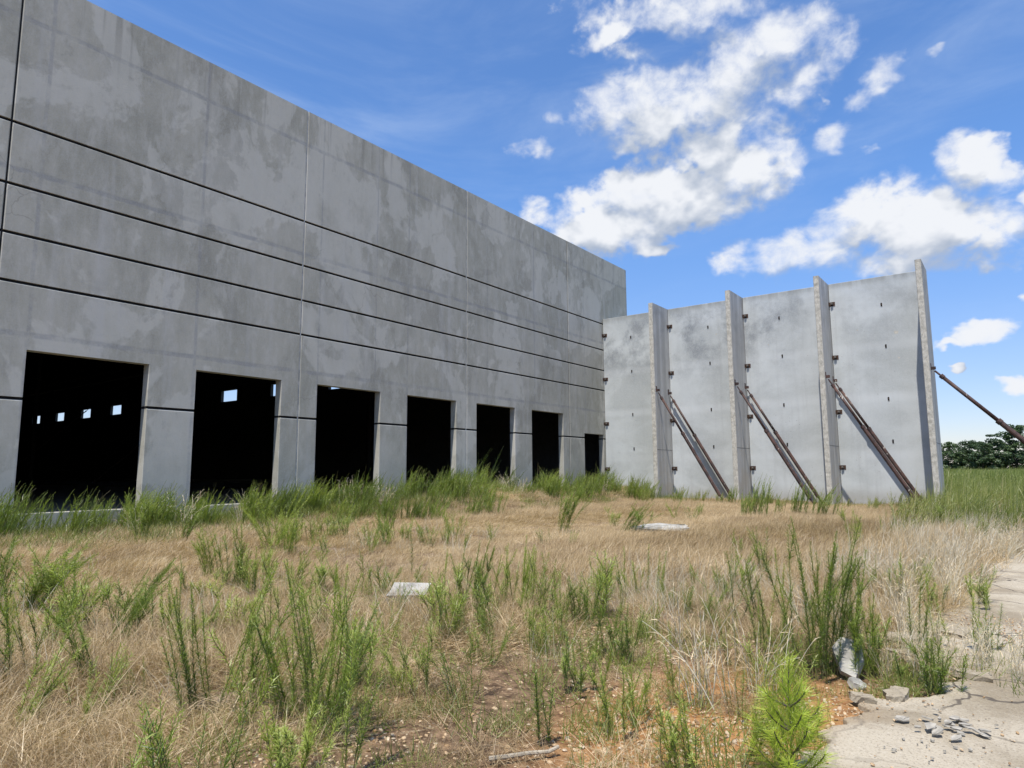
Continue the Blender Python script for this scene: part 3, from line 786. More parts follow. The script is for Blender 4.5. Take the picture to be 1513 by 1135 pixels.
def stalk_meshes(seed, H=.7, n=18, spread=.16, lean=.2, az=None):
    """bunch of bleached dead stalks with a few curled blades"""
    g = rng(seed); cs = []; L = []
    for k in range(n):
        a = g.uniform(0, 6.28) if az is None else az + g.normal() * .9
        c = stem_curve(g, (g.normal() * spread * .4, g.normal() * spread * .4, -.02), a, abs(lean + g.normal() * .15), g.uniform(0, .9), H * g.uniform(.45, 1), 14); cs.append(c)
        L.append(leafy(c, g, 14, .14, .005, .5, t0=.1, droop=.5, v0=.5, nseg=3))
    s = tubes(cs, .0035, .0014, g, .65); f = join(L)
    return (mesh_np('stalks', s[0], s[1], M_PALE, v=s[2]), mesh_np('dry_leaves', f[0], f[1], M_STRAW, v=np.clip(f[2] + .3, 0, 1)))

def plant(name, loc, meshes, label, cat, group=None, rz=0.0, parts=('stems', 'leaves')):
    z = float(ground_h(loc[0], loc[1])); z = max(z, .04) if loc[0] > float(slab_edge(loc[1])) and loc[1] < 17 else z
    o = tag(empty(name, (loc[0], loc[1], z), rz), label, cat, group)
    obj(parts[0], meshes[0], o, kind='stuff'); obj(parts[1], meshes[1], o, kind='stuff')
    return o

# screen-right in the field is roughly the direction (.8,.6); stems lean along world directions
E_ = math.atan2(.6, .8); W_ = E_ + math.pi

# ------------------------------------------------------------------ single weeds of the foreground
WEEDS = [  # x, y, height, stems, lean azimuth, lean, curve, branches, label
    (-4.37, 2.48, .80, 6, W_, .18, .05, 0, 'feathery green weed with upright stems leaning left, in dry grass at the lower left'),
    (-4.21, 2.59, .98, 4, E_, .28, .10, 1, 'feathery green weed with long stems leaning right, beside the one leaning left'),
    (-5.60, 2.34, .85, 3, W_, .40, .25, 2, 'thin green weed with two long stems arching left over the dry grass'),
    (-6.52, 2.91, .80, 4, E_, .45, .35, 4, 'dark green weed arching to the right in the dry grass'),
    (-9.13, 3.06, .98, 10, E_, .50, .35, 3, 'broad fan of green stems spreading right by the left edge'),
    (-9.45, 2.85, .95, 8, None, .2, .15, 2, 'tall upright green weed clump at the left edge'),
    (-6.02, 1.94, .80, 7, W_, .12, .2, 2, 'green weed clump with pale yellow blades low at the left edge'),
    (-5.0, 1.72, .62, 3, E_, .35, .2, 1, 'pale green weed in the bottom left corner'),
    (-6.79, 3.46, .55, 5, None, .1, .1, 0, 'small dark green upright tuft among leaning weeds'),
    (-8.84, 5.50, .80, 9, None, .12, .1, 1, 'group of dark upright weed stems in the middle of the dry field'),
    (-8.10, 5.30, .62, 7, None, .12, .1, 1, 'lower green weed right of the dark upright stems'),
    (-9.70, 5.60, .75, 6, W_, .2, .1, 1, 'green weed left of the dark upright stems'),
    (-12.35, 8.40, 1.40, 13, None, .42, .2, 0, 'large open fan of bare-based green stems near the row by the wall'),
    (-11.2, 8.0, .85, 9, None, .15, .1, 1, 'dense low green weeds right of the large open fan'),
    (-3.56, 2.85, 1.02, 8, None, .10, .12, 0, 'tall clump of many green spires in the lower middle of the field'),
    (-3.40, 2.70, .95, 5, E_, .25, .08, 1, 'green spires leaning right beside the tall clump of spires'),
    (-3.78, 2.80, .80, 5, W_, .12, .08, 1, 'green spires on the left of the tall clump of spires'),
    (-3.21, 2.36, .40, 7, None, .25, .15, 2, 'pale blue-green plume cut off by the bottom edge'),
    (-2.99, 2.52, .78, 2, E_, .22, .05, 0, 'bright yellow-green spire rising from the bottom edge'),
    (-5.31, 6.26, .78, 10, None, .14, .1, 2, 'bushy green weed just right of the white concrete slab'),
    (-5.0, 6.5, .7, 6, None, .14, .1, 1, 'lighter green weed behind the bushy one by the white slab'),
    (-4.76, 6.65, .80, 5, E_, .08, .1, 1, 'slender bright green weed in mid field'),
    (-7.69, 7.77, .72, 1, None, .02, .03, 0, 'single straight green stalk standing alone in tan grass'),
    (-3.75, 6.11, .50, 7, None, .15, .1, 1, 'short green tuft at the edge of the gravelly patch'),
    (-4.02, 7.93, .60, 4, None, .08, .1, 0, 'pair of thin upright green stems in tan grass'),
    (-3.70, 8.15, .62, 4, E_, .12, .1, 0, 'thin green stems right of the upright pair'),
    (-1.34, 5.76, 1.18, 9, None, .13, .12, 1, 'tallest dark green weed, a thick clump beside the broken pavement'),
    (-1.28, 5.95, 1.05, 6, E_, .22, .05, 2, 'green weed leaning right out of the tallest clump'),
    (-1.74, 6.04, .90, 5, None, .12, .1, 0, 'slender pale green stems left of the tallest dark weed'),
    (-2.35, 7.3, .70, 4, None, .2, .1, 0, 'slim green weed with crossed tips in front of the second fin'),
    (-1.12, 6.02, .62, 6, None, .2, .1, 2, 'low green weed behind the upright broken concrete chunk'),
    (-.50, 7.30, .62, 4, None, .08, .1, 1, 'light green sapling-like weed on the broken pavement'),
    (-.62, 5.86, .42, 8, None, .2, .1, 2, 'small green clump growing from a crack in the pavement'),
    (-.80, 6.8, .60, 3, None, .08, .1, 0, 'thin dark green stalk on the pavement edge'),
    (-1.23, 9.11, .60, 4, None, .1, .1, 0, 'thin yellow-green stalks where pavement and field meet'),
    (-1.54, 3.56, .42, 6, None, .18, .1, 1, 'short green stems on orange soil beside the pine seedling'),
    (-2.05, 4.0, .5, 5, None, .2, .1, 1, 'thin green weeds on the gravelly soil in the lower middle'),
    (-2.7, 4.4, .45, 6, None, .2, .1, 1, 'short green weeds among pebbles left of the orange soil'),
    (-2.35, 3.5, .45, 3, None, .12, .1, 0, 'two sparse green stalks just above the grey stick'),
    (-2.9, 5.4, .48, 8, None, .2, .1, 1, 'dark green low tuft in the centre of the gravelly patch'),
    (-9.37, 14.7, 1.55, 9, E_, .30, .35, 3, 'dark green weed leaning right with a dead brown base'),
    (-8.02, 15.57, .95, 8, E_, .55, .35, 2, 'low green weed arching right behind the long flat slab'),
    (-16.7, 7.91, 1.2, 12, None, .25, .15, 2, 'brown-stemmed weed fan in front of the first pier'),
    (-15.6, 8.3, 1.0, 9, E_, .35, .15, 1, 'green weed right of the brown-stemmed fan'),
    (-11.3, 10.6, .8, 7, None, .35, .1, 1, 'small open fan of stems on the bare tan strip'),
]
for i, (x, y, h, ns, az, ln, cv, br, lab) in enumerate(WEEDS):
    h *= 1.1; ns = ns + 3 if ns > 4 else (ns + 1 if ns > 1 else 1)
    me = weed_meshes(100 + i, h, ns, .16 if ns > 4 else .07, az, ln, cv, per_m=(320 if math.hypot(x, y) < 9 else 170), L=.055 if math.hypot(x, y) < 9 else .085,
                     W=.0044 if math.hypot(x, y) < 9 else .006, branch=br, v0=.75 if ('pale' in lab or 'bright' in lab or 'light' in lab) else .45, fan=.35)
    plant('green_weed', (x, y), me, lab, 'weed', 'green weeds of the open field')

# unnamed in-between weeds: a few kinds, many individuals
WV = [weed_meshes(300 + i, .50 + .06 * (i % 5), 3 + (i * 2) % 6, .12, None if i % 3 else (E_ if i % 2 else W_), .12 + .09 * (i % 4), .1 + .15 * (i % 3), per_m=(240, 150, 90)[i % 3], L=(.055, .07, .10)[i % 3], W=(.0042, .005, .006)[i % 3], branch=(i * 3) % 5, v0=.35 + .05 * i) for i in range(10)]
g_ = rng(77); cnt = 0; proto = {}
def in_view(x, y, pad=0.0):
    d = Vector((x, y, -EYE + .3)); z_ = d.dot(fwd)
    return z_ > .5 and abs(d.dot(rt) / z_) < .755 + pad and -.6 < d.dot(up) / z_ < .58
def far_from_named(x, y, r): return all((x - w[0]) ** 2 + (y - w[1]) ** 2 > r * r for w in WEEDS)
MARKS = [((-6.1, 6.1), 'the white flat concrete'), ((-3.56, 2.85), 'the tall clump of spires'), ((-1.34, 5.8), 'the tallest weed'), ((-1.06, 3.8), 'the pine seedling'), ((-9.1, 3.0), 'the broad fan at the left edge'),
         ((-2.35, 3.25), 'the grey stick'), ((-7.5, 16.6), 'the long flat slab'), ((-12.35, 8.4), 'the large open fan'), ((-2.35, 7.3), 'the weed with crossed tips'), ((-8.8, 5.5), 'the dark upright stems'), ((-3.75, 6.1), 'the short green tuft')]
def nearest(x, y): return min(MARKS, key=lambda q: (q[0][0] - x) ** 2 + (q[0][1] - y) ** 2)[1]
def scatter_weeds(n, xr, yr, zr, label, group, accept=lambda x, y: True):
    k = 0; tries = 0
    while k < n and tries < n * 60:
        tries += 1; x = g_.uniform(*xr); y = g_.uniform(*yr)
        if not in_view(x, y) or not far_from_named(x, y, .22) or not accept(x, y): continue
        i = int(g_.integers(len(WV))); z = float(ground_h(x, y)); s = g_.uniform(*zr)
        lb = label + ', nearest ' + nearest(x, y); gp = group + ' near ' + nearest(x, y)
        if i not in proto: proto[i] = o = plant('field_weed', (x, y), WV[i], lb, 'weed', gp)
        else: o = dup(proto[i], (x, y, z), g_.uniform(0, 6.28)); tag(o, lb, 'weed', gp)
        o.scale = (s, s, s); k += 1
scatter_weeds(58, (-9.5, -3.2), (1.6, 6.5), (.6, 1.2), 'small feathery weed in near dry grass', 'small weeds in the near dry grass')
scatter_weeds(44, (-4.6, -1.3), (3.4, 8.5), (.45, .85), 'small thin weed on gravelly soil', 'small weeds on the gravelly patch')
scatter_weeds(48, (-15, -2.0), (6.5, 13), (.7, 1.2), 'green weed in mid-field tan grass', 'weeds in the middle of the field', lambda x, y: vnoise(x * .6, y * .6, 41) > .1)
scatter_weeds(12, (-1.7, -.3), (5.9, 11), (.5, 1.0), 'green weed at the ragged pavement edge', 'weeds along the ragged pavement edge')
scatter_weeds(10, (-10, -1.0), (13, 25), (.8, 1.3), 'green weed before the braced wall', 'weeds before the braced wall')

# ------------------------------------------------------------------ the row of tall weeds along both walls
BV = [bush_meshes(400 + i, 1.3 + .2 * (i % 3), 17 + i % 5, .42, E_ + .2, .16 + .05 * (i % 3), .4 + .12 * (i % 4), per_m=50, L=.16 + .02 * (i % 3), W=.010, dead=2 + (i % 3)) for i in range(6)]
BT = [bush_meshes(450 + i, 1.15, 16, .4, E_, .14, .6, per_m=42, L=.20, W=.011, mat=M_TALL, dead=3) for i in range(3)]
zones = [(3.8, 6.0, 'below the left end pier', 'left end pier'), (6.0, 9.4, 'below the first dock opening from the left', 'first dock opening'),
         (9.4, 10.85, 'at the foot of the first pier', 'first pier'), (10.85, 13.9, 'below the second dock opening from the left', 'second dock opening'),
         (13.9, 15.4, 'at the foot of the pier with the first pale joint', 'pier with the first pale joint'), (15.4, 18.4, 'below the third dock opening from the left', 'third dock opening'),
         (18.4, 22.9, 'below the fourth dock opening from the left', 'fourth dock opening'), (22.9, 27.4, 'below the fifth dock opening, by the soil heap', 'fifth dock opening'),
         (27.4, 32.0, 'below the sixth dock opening from the left', 'sixth dock opening'), (32.0, 36.0, 'in front of the small dark doorway', 'small doorway')]
bproto = {}; brow = []
def bush(i, T_, x, y, s, label, group, key, rz=None):
    if (key, i) not in bproto: o = bproto[(key, i)] = plant('tall_weed', (x, y), T_[i], label, 'weed', group)
    else: o = dup(bproto[(key, i)], (x, y, float(ground_h(x, y))), g_.uniform(-.6, .6) if rz is None else rz); tag(o, label, 'weed', group)
    o.scale = (s, s, s * g_.uniform(.9, 1.05)); return o
for (ya, yb, ph, gp) in zones:
    n = int((yb - ya) * (4.6 if yb < 14 else 5.2))
    for k in range(n):
        y = g_.uniform(ya, yb); x = -19.8 + abs(g_.normal()) * (.95 if y < 16 else 1.3)
        if y > 27 and g_.uniform() < .4: x += g_.uniform(0, 1.8)
        if 22.9 < y < 25.2 and x > -19.3: continue
        if x > -15: continue
        bush(int(g_.integers(6)), BV, x, y, g_.uniform(.6, 1.05) * (1.05 if y > 14 else 1.0), 'tall leafy green weed ' + ph, 'tall weeds at the ' + gp, 'b')
# bleached stalks
SV = [stalk_meshes(500 + i, .62 + .06 * i, 15 + 3 * i, .16, .16) for i in range(4)]
sproto = {}
def stalks(x, y, s, label, group=None):
    i = int(g_.integers(4))
    if i not in sproto: o = sproto[i] = plant('dry_stalk_bunch', (x, y), SV[i], label, 'dry weed', group, parts=('stalks', 'dry_leaves'))
    else:
        z = float(ground_h(x, y)); z = max(z, .04) if x > float(slab_edge(y)) else z
        o = dup(sproto[i], (x, y, z), g_.uniform(0, 6.28)); tag(o, label, 'dry weed', group)
    o.scale = (s, s, s)
for x, y, s, lab in ((-16.25, 32.79, 1.05, 'thick dark green bush left of the leftmost fin'), (-16.9, 33.3, 1.0, 'dark green bush in the corner of the two walls'), (-17.7, 33.0, .95, 'green bush before the left panel of the braced wall'),
                     (-18.6, 32.6, 1.0, 'green bush where braced wall meets the long wall'), (-15.6, 32.0, .75, 'small green bush at the foot of the leftmost fin'), (-6.84, 22.4, 1.05, 'bright green bush in front of the second fin'),
                     (-7.15, 22.2, .8, 'lower green bush left side of the bright one before the second fin'), (-6.01, 24.02, .95, 'green bush before the third panel, left of a pair'), (-5.3, 24.1, .9, 'green bush before the third panel, right of a pair'),
                     (-10.89, 31.71, .75, 'small grassy bush at the feet of the leftmost braces'), (-12.9, 30.5, .7, 'low grassy bush between the two left fins'), (-9.0, 28.0, .7, 'small green tuft in tan grass before the second fin'),
                     (-21.5, 20.3, 1.3, 'leafy plant inside the fourth opening'), (-21.7, 26.2, 1.9, 'tall leafy plant inside the fifth opening'), (-21.4, 24.9, 1.1, 'low plant inside the left of the fifth opening')):
    bush(int(g_.integers(6)), BV, x, y, s, lab, None, 'b')
for k in range(24):
    x = g_.uniform(-14.5, -3.3); y = g_.uniform(31.5, 34.3) if k % 3 else g_.uniform(29, 33)
    bush(k % 3, BT, x, y, g_.uniform(.5, .9), 'low green grass clump along the foot of the braced wall', 'grass clumps along the braced wall', 't')
for k in range(16):
    y = g_.uniform(6, 33); stalks(-19.3 + g_.uniform(0, 1.6), y, g_.uniform(1.0, 1.7), 'pale dead stalks standing in the weed row along the long wall', 'dead stalks in the weed row')
for k in range(40):
    y = g_.uniform(17, 42); x = g_.uniform(-.062 * y - 1.9, -.01 * y + 1.2)
    bush(k % 3, BT, x, y, g_.uniform(.6, 1.0), 'tall green grass clump right of the last fin', 'grass clumps right of the last fin', 't')
for k in range(20):
    y = g_.uniform(14, 19); x = g_.uniform(-17.5, -15.5) + (y - 14) * .05
    bush(int(g_.integers(6)), BV, x, y, g_.uniform(.5, .75), 'green weed in the outer part of the row before the third opening', 'outer weeds of the row before the third opening', 'b')

for x, y, s, lab in ((-1.62, 5.1, .95, 'bunch of bleached stalks left of the tallest green weed'), (-1.85, 4.75, 1.1, 'tall bleached stalks above the orange soil'), (-1.22, 6.3, .8, 'pale stalks just right of the tallest green weed'),
                     (-2.6, 6.0, .9, 'bleached stalks at the back of the gravelly patch'), (-1.0, 7.6, .9, 'dry stalks at the far side of the pavement crack'), (-.35, 6.9, .7, 'brown dry stalks on the pavement by the right edge'),
                     (-.15, 6.6, .75, 'brown dry stalks cut by the right edge'), (-.75, 6.3, .6, 'greyish dry stalks in the pavement crack'), (-1.9, 7.6, 1.0, 'bleached stalks behind the slender pale weeds')): stalks(x, y, s, lab)
for k in range(40):
    y = g_.uniform(7.5, 17.5); x = float(slab_edge(y)) - abs(g_.normal()) * .5 + .12
    stalks(x, y, g_.uniform(.6, 1.0), 'bleached dry stalks along the far pavement edge', 'dry stalks along the far pavement edge')
for k in range(26):
    y = g_.uniform(5.9, 7.7); x = g_.uniform(-1.05, .15)
    stalks(x, y, g_.uniform(.3, .65), 'small dry tuft rooted in the broken pavement', 'dry tufts in the broken pavement')

# pine seedling
def pine():
    g = rng(9); H = .62; st = stem_curve(g, (0, 0, -.05), 1.0, .04, .05, H + .05); cs = [st]; nd = []
    def needles(c, t0, dens, L):
        nd.append(leafy(c, g, dens, L, .0022, .75, t0=t0, droop=.18, v0=.5, tipv=.3, env=lambda t: 1 - .35 * t ** 4, nseg=3))
    needles(st, .15, 800, .115)
    for lvl, (f, n, l) in enumerate(((.16, 5, .24), (.32, 5, .24), (.5, 5, .20), (.68, 4, .15))):
        i = int(f * 23)
        for k in range(n):
            a = lvl * .8 + k * 6.283 / n + g.normal() * .2; c = stem_curve(g, st[i], a, 1.0 + g.normal() * .1, -.55, l, 10); cs.append(c); needles(c, .15, 800, .105)
    s = tubes(cs, .006, .003, g, .5, 6); f = join(nd)
    o = tag(empty('pine_seedling', (-1.06, 3.78, 0)), 'bright yellow-green pine seedling with long needles at the bottom edge', 'pine seedling')
    obj('stem', mesh_np('stem', s[0], s[1], M_BARK, v=s[2]), o); obj('needles', mesh_np('needles', f[0], f[1], M_PINE, v=f[2]), o, kind='stuff')
pine()

# ------------------------------------------------------------------ scattered ground cover (one object each, instanced)
def scatter(name, meshes, pts, rot, scl, idx, label):
    """one 'stuff' object: its points carry instances of a few small meshes"""
    col = bpy.data.collections.new(name + '_kinds')
    for i, me in enumerate(meshes):
        col.objects.link(bpy.data.objects.new('%s_kind_%02d' % (name, i), me))
    me = bpy.data.meshes.new(name); n = len(pts)
    me.vertices.add(n); me.vertices.foreach_set('co', np.asarray(pts, np.float32).ravel())
    for nm, ty, key, arr in (('rot', 'FLOAT_VECTOR', 'vector', rot), ('scl', 'FLOAT_VECTOR', 'vector', scl), ('idx', 'INT', 'value', idx)):
        a = me.attributes.new(nm, ty, 'POINT'); a.data.foreach_set(key, np.asarray(arr, np.int32 if ty == 'INT' else np.float32).ravel())
    o = obj(name, me, kind='stuff'); tag(o, label, name.replace('_', ' '))
    t = bpy.data.node_groups.new(name, 'GeometryNodeTree'); t.is_modifier = True
    t.interface.new_socket('Geometry', in_out='INPUT', socket_type='NodeSocketGeometry'); t.interface.new_socket('Geometry', in_out='OUTPUT', socket_type='NodeSocketGeometry')
    N = t.nodes; L = t.links; gi = N.new('NodeGroupInput'); go = N.new('NodeGroupOutput')
    ip = N.new('GeometryNodeInstanceOnPoints'); ci = N.new('GeometryNodeCollectionInfo'); ci.inputs[0].default_value = col; ci.inputs[1].default_value = True; ci.inputs[2].default_value = True
    def attr(nm, ty):
        a = N.new('GeometryNodeInputNamedAttribute'); a.data_type = ty; a.inputs[0].default_value = nm; return a.outputs[0]
    er = N.new('FunctionNodeEulerToRotation'); L.new(attr('rot', 'FLOAT_VECTOR'), er.inputs[0])
    L.new(gi.outputs[0], ip.inputs['Points']); L.new(ci.outputs[0], ip.inputs['Instance']); ip.inputs['Pick Instance'].default_value = True
    L.new(attr('idx', 'INT'), ip.inputs['Instance Index']); L.new(er.outputs[0], ip.inputs['Rotation']); L.new(attr('scl', 'FLOAT_VECTOR'), ip.inputs['Scale'])
    L.new(ip.outputs[0], go.inputs[0])
    md = o.modifiers.new('scatter', 'NODES'); md.node_group = t
    return o

def grass_patch(seed, n, rad, Hm, Hs, lean, droop, W, mat, az=E_, fan=1.2, v0=.5, nseg=4):
    g = rng(seed); r = rad * np.sqrt(g.uniform(0, 1, n)); a = g.uniform(0, 6.283, n)
    base = np.stack([r * np.cos(a), r * np.sin(a), np.full(n, -.01)], 1)
    aa = az + g.normal(size=n) * fan; le = np.clip(lean + g.normal(size=n) * .35, 0, 1.5)
    d = np.stack([np.sin(le) * np.cos(aa), np.sin(le) * np.sin(aa), np.cos(le)], 1)
    bend = np.stack([np.cos(aa) * .3, np.sin(aa) * .3, np.full(n, -1.0)], 1) * (droop * g.uniform(.3, 1.3, n))[:, None]
    L = np.clip(Hm + g.normal(size=n) * Hs, .05, None); v = np.clip(v0 + g.normal(size=n) * .22, 0, 1)
    V, F, A = ribbons(base, nrm(d), bend, L, W * g.uniform(.6, 1.3, n), nseg, g, v)
    V[:, 2] = np.maximum(V[:, 2], .004 + .02 * rng(seed + 1).uniform(0, 1, len(V)))
    return mesh_np('patch', V, F, mat, v=A)

def field_points(dens, xr, yr, seed, keep):
    g = rng(seed); n = int((xr[1] - xr[0]) * (yr[1] - yr[0]) * dens)
    x = g.uniform(*xr, n); y = g.uniform(*yr, n); X = np.stack([x, y, np.zeros(n)], 1) + np.array([0, 0, -EYE])
    f_ = np.array(fwd); r_ = np.array(rt); z = X @ f_
    ok = (z > .2) & (np.abs((X @ r_) / np.maximum(z, .01)) < .95 + .9 / np.maximum(z, .3)) & keep(x, y, g)
    x = x[ok]; y = y[ok]; return np.stack([x, y, ground_h(x, y)], 1), g

def bare(x, y):
    """how bare the soil is: the gravelly patch beside the pavement"""
    n = .5 + .25 * vnoise(x * 1.3, y * 1.3, 61)
    return sstep(-4.3, -3.0, x + n * .9) * sstep(8.8, 6.4, y + n * 1.5) * np.clip(.84 + .25 * vnoise(x * 2.5, y * 2.5, 62), 0, 1)

on_slab = lambda x, y: (x > slab_edge(y) - .02) & (y < 17.2)
# fine lodged dry grass
near = [grass_patch(600 + i, 260, .30, .29, .11, .60, .5, .0028, M_STRAW, az=E_ + (1.2 * i - 2.4), v0=.45 + .06 * (i % 3)) for i in range(5)]
mid = [grass_patch(620 + i, 190, .38, .30, .08, .45, .45, .0048, M_STRAW, az=E_, fan=.8, v0=.5) for i in range(4)]
def keep_dry(x, y, g):
    p = g.uniform(0, 1, len(x)) > np.clip(bare(x, y), 0, .97)
    p &= ~((np.hypot(x, y) < 11) & (g.uniform(0, 1, len(x)) < .6 * sstep(.15, .8, vnoise(x * 2.1, y * 2.1, 68))))
    return p & ~on_slab(x, y) & (x > -19.9) & ~((np.hypot(x + 18.7, y - 23.9) < .8))
P1, g1 = field_points(17, (-13, 0), (.6, 11), 71, lambda x, y, g: keep_dry(x, y, g) & (np.hypot(x, y) < 11))
s1 = g1.uniform(.65, 1.3, len(P1)) * (1 + .35 * vnoise(P1[:, 0], P1[:, 1], 31))
s1 = s1 * (1 - .35 * bare(P1[:, 0], P1[:, 1]))
z1 = s1 * np.clip(1.0 - .45 * sstep(-6, -9, P1[:, 0]) * sstep(8, 5, np.abs(P1[:, 1] - 6)), .4, 1.3)
i1 = g1.integers(0, 5, len(P1)); ro1 = np.stack([np.zeros(len(P1)), np.zeros(len(P1)), g1.normal(size=len(P1)) * .7 + .8 * vnoise(P1[:, 0] * .8, P1[:, 1] * .8, 33)], 1)
P2, g2 = field_points(9, (-19.9, 3), (2, 36.4), 72, lambda x, y, g: keep_dry(x, y, g) & (np.hypot(x, y) >= 10.5))
s2 = g2.uniform(.75, 1.15, len(P2)) * (1 + .2 * vnoise(P2[:, 0] * .7, P2[:, 1] * .7, 32)); i2 = g2.integers(5, 9, len(P2))
ro2 = np.stack([np.zeros(len(P2)), np.zeros(len(P2)), g2.normal(size=len(P2)) * .5 + .9 * vnoise(P2[:, 0] * .5, P2[:, 1] * .5, 34)], 1)
hf2 = 1 - .35 * vnoise(P2[:, 0] * .4, P2[:, 1] * .4, 35)
wisp = [grass_patch(610 + i, 26, .30, .52, .10, .22, .30, .0034, M_PALE, az=E_, fan=3, v0=.6, nseg=5) for i in range(3)]
P9, g9 = field_points(5, (-13, 0), (.6, 14), 70, lambda x, y, g: keep_dry(x, y, g) & (g.uniform(0, 1, len(x)) < sstep(-.5, .6, vnoise(x * .9, y * .9, 67)) * (.35 + .65 * sstep(-6, -2.5, x))))
s9 = g9.uniform(.6, 1.15, len(P9))
PP = np.concatenate([P1, P2]); RR = np.concatenate([ro1, ro2]); SS = np.concatenate([np.stack([s1, s1, z1], 1), np.stack([s2, s2, s2 * hf2 * .85], 1)]); II = np.concatenate([i1, i2])
PP = np.concatenate([PP, P9]); RR = np.concatenate([RR, np.stack([0 * s9, 0 * s9, g9.uniform(0, 6.28, len(P9))], 1)]); SS = np.concatenate([SS, np.stack([s9] * 3, 1)]); II = np.concatenate([II, 9 + g9.integers(0, 3, len(P9))])
scatter('dry_grass', near + mid + wisp, PP, RR, SS, II, 'fine matted tan dry grass covering the whole open field')

# green low undergrowth at the foot of the walls and in the gravel patch
lowg = [grass_patch(640 + i, 60, .22, .20, .07, .4, .3, .006, M_TALL, fan=3, v0=.45) for i in range(3)]
P3, g3 = field_points(12, (-19.95, .4), (1, 36), 73, lambda x, y, g: ((on_slab(x, y) & (y > 5.8) & (y < 7.7) & (g.uniform(0, 1, len(x)) < .35)) | ~on_slab(x, y)) & (g.uniform(0, 1, len(x)) < np.clip(1.0 * sstep(-17.4, -19.2, x) * .8 + .9 * sstep(33.5, 35, y) * (x < -3) + .9 * (x > -1.0) * (y < 9) + .25 * sstep(-15.0, -17.0, x) + .45 * (np.hypot(x, y) < 9) * sstep(-.1, .6, vnoise(x * 1.4, y * 1.4, 66)) + .85 * bare(x, y) + .10 * (vnoise(x * .9, y * .9, 36) > .35) * (np.hypot(x, y) < 12), 0, 1)))
s3 = g3.uniform(.6, 1.3, len(P3)) * np.where(P3[:, 0] < -15, 1.7, .8)
scatter('green_undergrowth', lowg, P3, np.stack([0 * s3, 0 * s3, g3.uniform(0, 6.28, len(P3))], 1), np.stack([s3] * 3, 1), g3.integers(0, 3, len(P3)), 'low green grass under the weeds by the walls and on the gravelly patch')

# tall green field on the right, to the trees
tall = [grass_patch(660 + i, 80, .5, .95, .25, .32, .4, .019, M_TALL, az=E_ - .4, fan=.8, v0=.5) for i in range(3)]
tdry = [grass_patch(670 + i, 130, .4, .62, .14, .25, .4, .006, M_PALE if i else M_STRAW, az=E_ - .3, fan=1.2, v0=.6) for i in range(2)]
wide = [grass_patch(680 + i, 110, 1.6, 1.15, .3, .35, .35, .06, M_TALL, az=E_ - .4, fan=.8, v0=.5) for i in range(2)]
def keep_t(x, y, g):
    left = np.where(y < 37.2, -2.55, -9 - (y - 37) * .35); edge = -.35 + .0 * x
    return (x > left) & ~((y < 18.5) & on_slab(x, y)) & (g.uniform(0, 1, len(x)) < sstep(17, 23, y + .9 * x + vnoise(x * .7, y * .7, 37)))
P4, g4 = field_points(3.6, (-24, 9), (16, 60), 74, keep_t); n4 = len(P4)
P5, g5 = field_points(.42, (-95, 60), (58, 236), 75, lambda x, y, g: x > -9 - (y - 37) * .35)
P6, g6 = field_points(5.0, (-4.5, 3), (9, 24), 76, lambda x, y, g: ~on_slab(x, y) & (g.uniform(0, 1, len(x)) < sstep(-2.6, -1.1, x + .05 * (y - 9)) * sstep(24, 19, y) * (.75 + .3 * vnoise(x, y, 38))))
PP = np.concatenate([P4, P5, P6]); NN = len(PP)
sc = np.concatenate([g4.uniform(.75, 1.25, n4), g5.uniform(.8, 1.25, len(P5)), g6.uniform(.7, 1.15, len(P6))])
ii = np.concatenate([np.where(g4.uniform(0, 1, n4) < .38 + .15 * vnoise(P4[:, 0] * .5, P4[:, 1] * .5, 39), 3 + g4.integers(0, 2, n4), g4.integers(0, 3, n4)), 5 + g5.integers(0, 2, len(P5)), 3 + g6.integers(0, 2, len(P6))])
sc[n4:n4 + len(P5)] *= 1 + .2 * vnoise(P5[:, 0] * .1, P5[:, 1] * .1, 40)
scatter('tall_green_grass', tall + tdry + wide, PP, np.stack([0 * sc, 0 * sc, rng(5).normal(size=NN) * .8], 1), np.stack([sc] * 3, 1), ii, 'tall green grass mixed with straw, filling the field on the right up to the trees')

# pebbles
def pebble(seed):
    g = rng(seed); b = MB(); V = []; F = []
    n, m_ = 7, 4
    for j in range(m_ + 1):
        p = math.pi * j / m_
        for i in range(n):
            t = 6.283 * i / n; r = g.uniform(.8, 1.15); V.append((r * math.sin(p) * math.cos(t), r * .8 * math.sin(p) * math.sin(t), .55 * math.cos(p)))
    for j in range(m_):
        for i in range(n): F.append((j * n + i, (j + 1) * n + i, (j + 1) * n + (i + 1) % n, j * n + (i + 1) % n))
    return mesh_np('pebble', np.array(V), np.array(F), M_PEB, v=np.full(len(V), .5), smooth=False)
P7, g7 = field_points(1400, (-5.0, -.75), (2.2, 8.5), 78, lambda x, y, g: ~on_slab(x, y) & (g.uniform(0, 1, len(x)) < .05 + .95 * np.clip(bare(x, y), 0, 1) * sstep(-1.2, .3, vnoise(x * 1.7, y * 1.7, 63))))
s7 = .005 + .017 * g7.uniform(0, 1, len(P7)) ** 3
P8, g8 = field_points(1500, (-1.2, 1.5), (2.8, 9), 79, lambda x, y, g: on_slab(x, y) & (g.uniform(0, 1, len(x)) < sstep(.1, .9, vnoise(x * 1.9 + 2, y * 1.9, 64)) * .8 + .05))
P8[:, 2] = .042; s8 = .002 + .011 * g8.uniform(0, 1, len(P8)) ** 3
PP = np.concatenate([P7, P8]); s = np.concatenate([s7, s8]); PP[:, 2] += s * .2
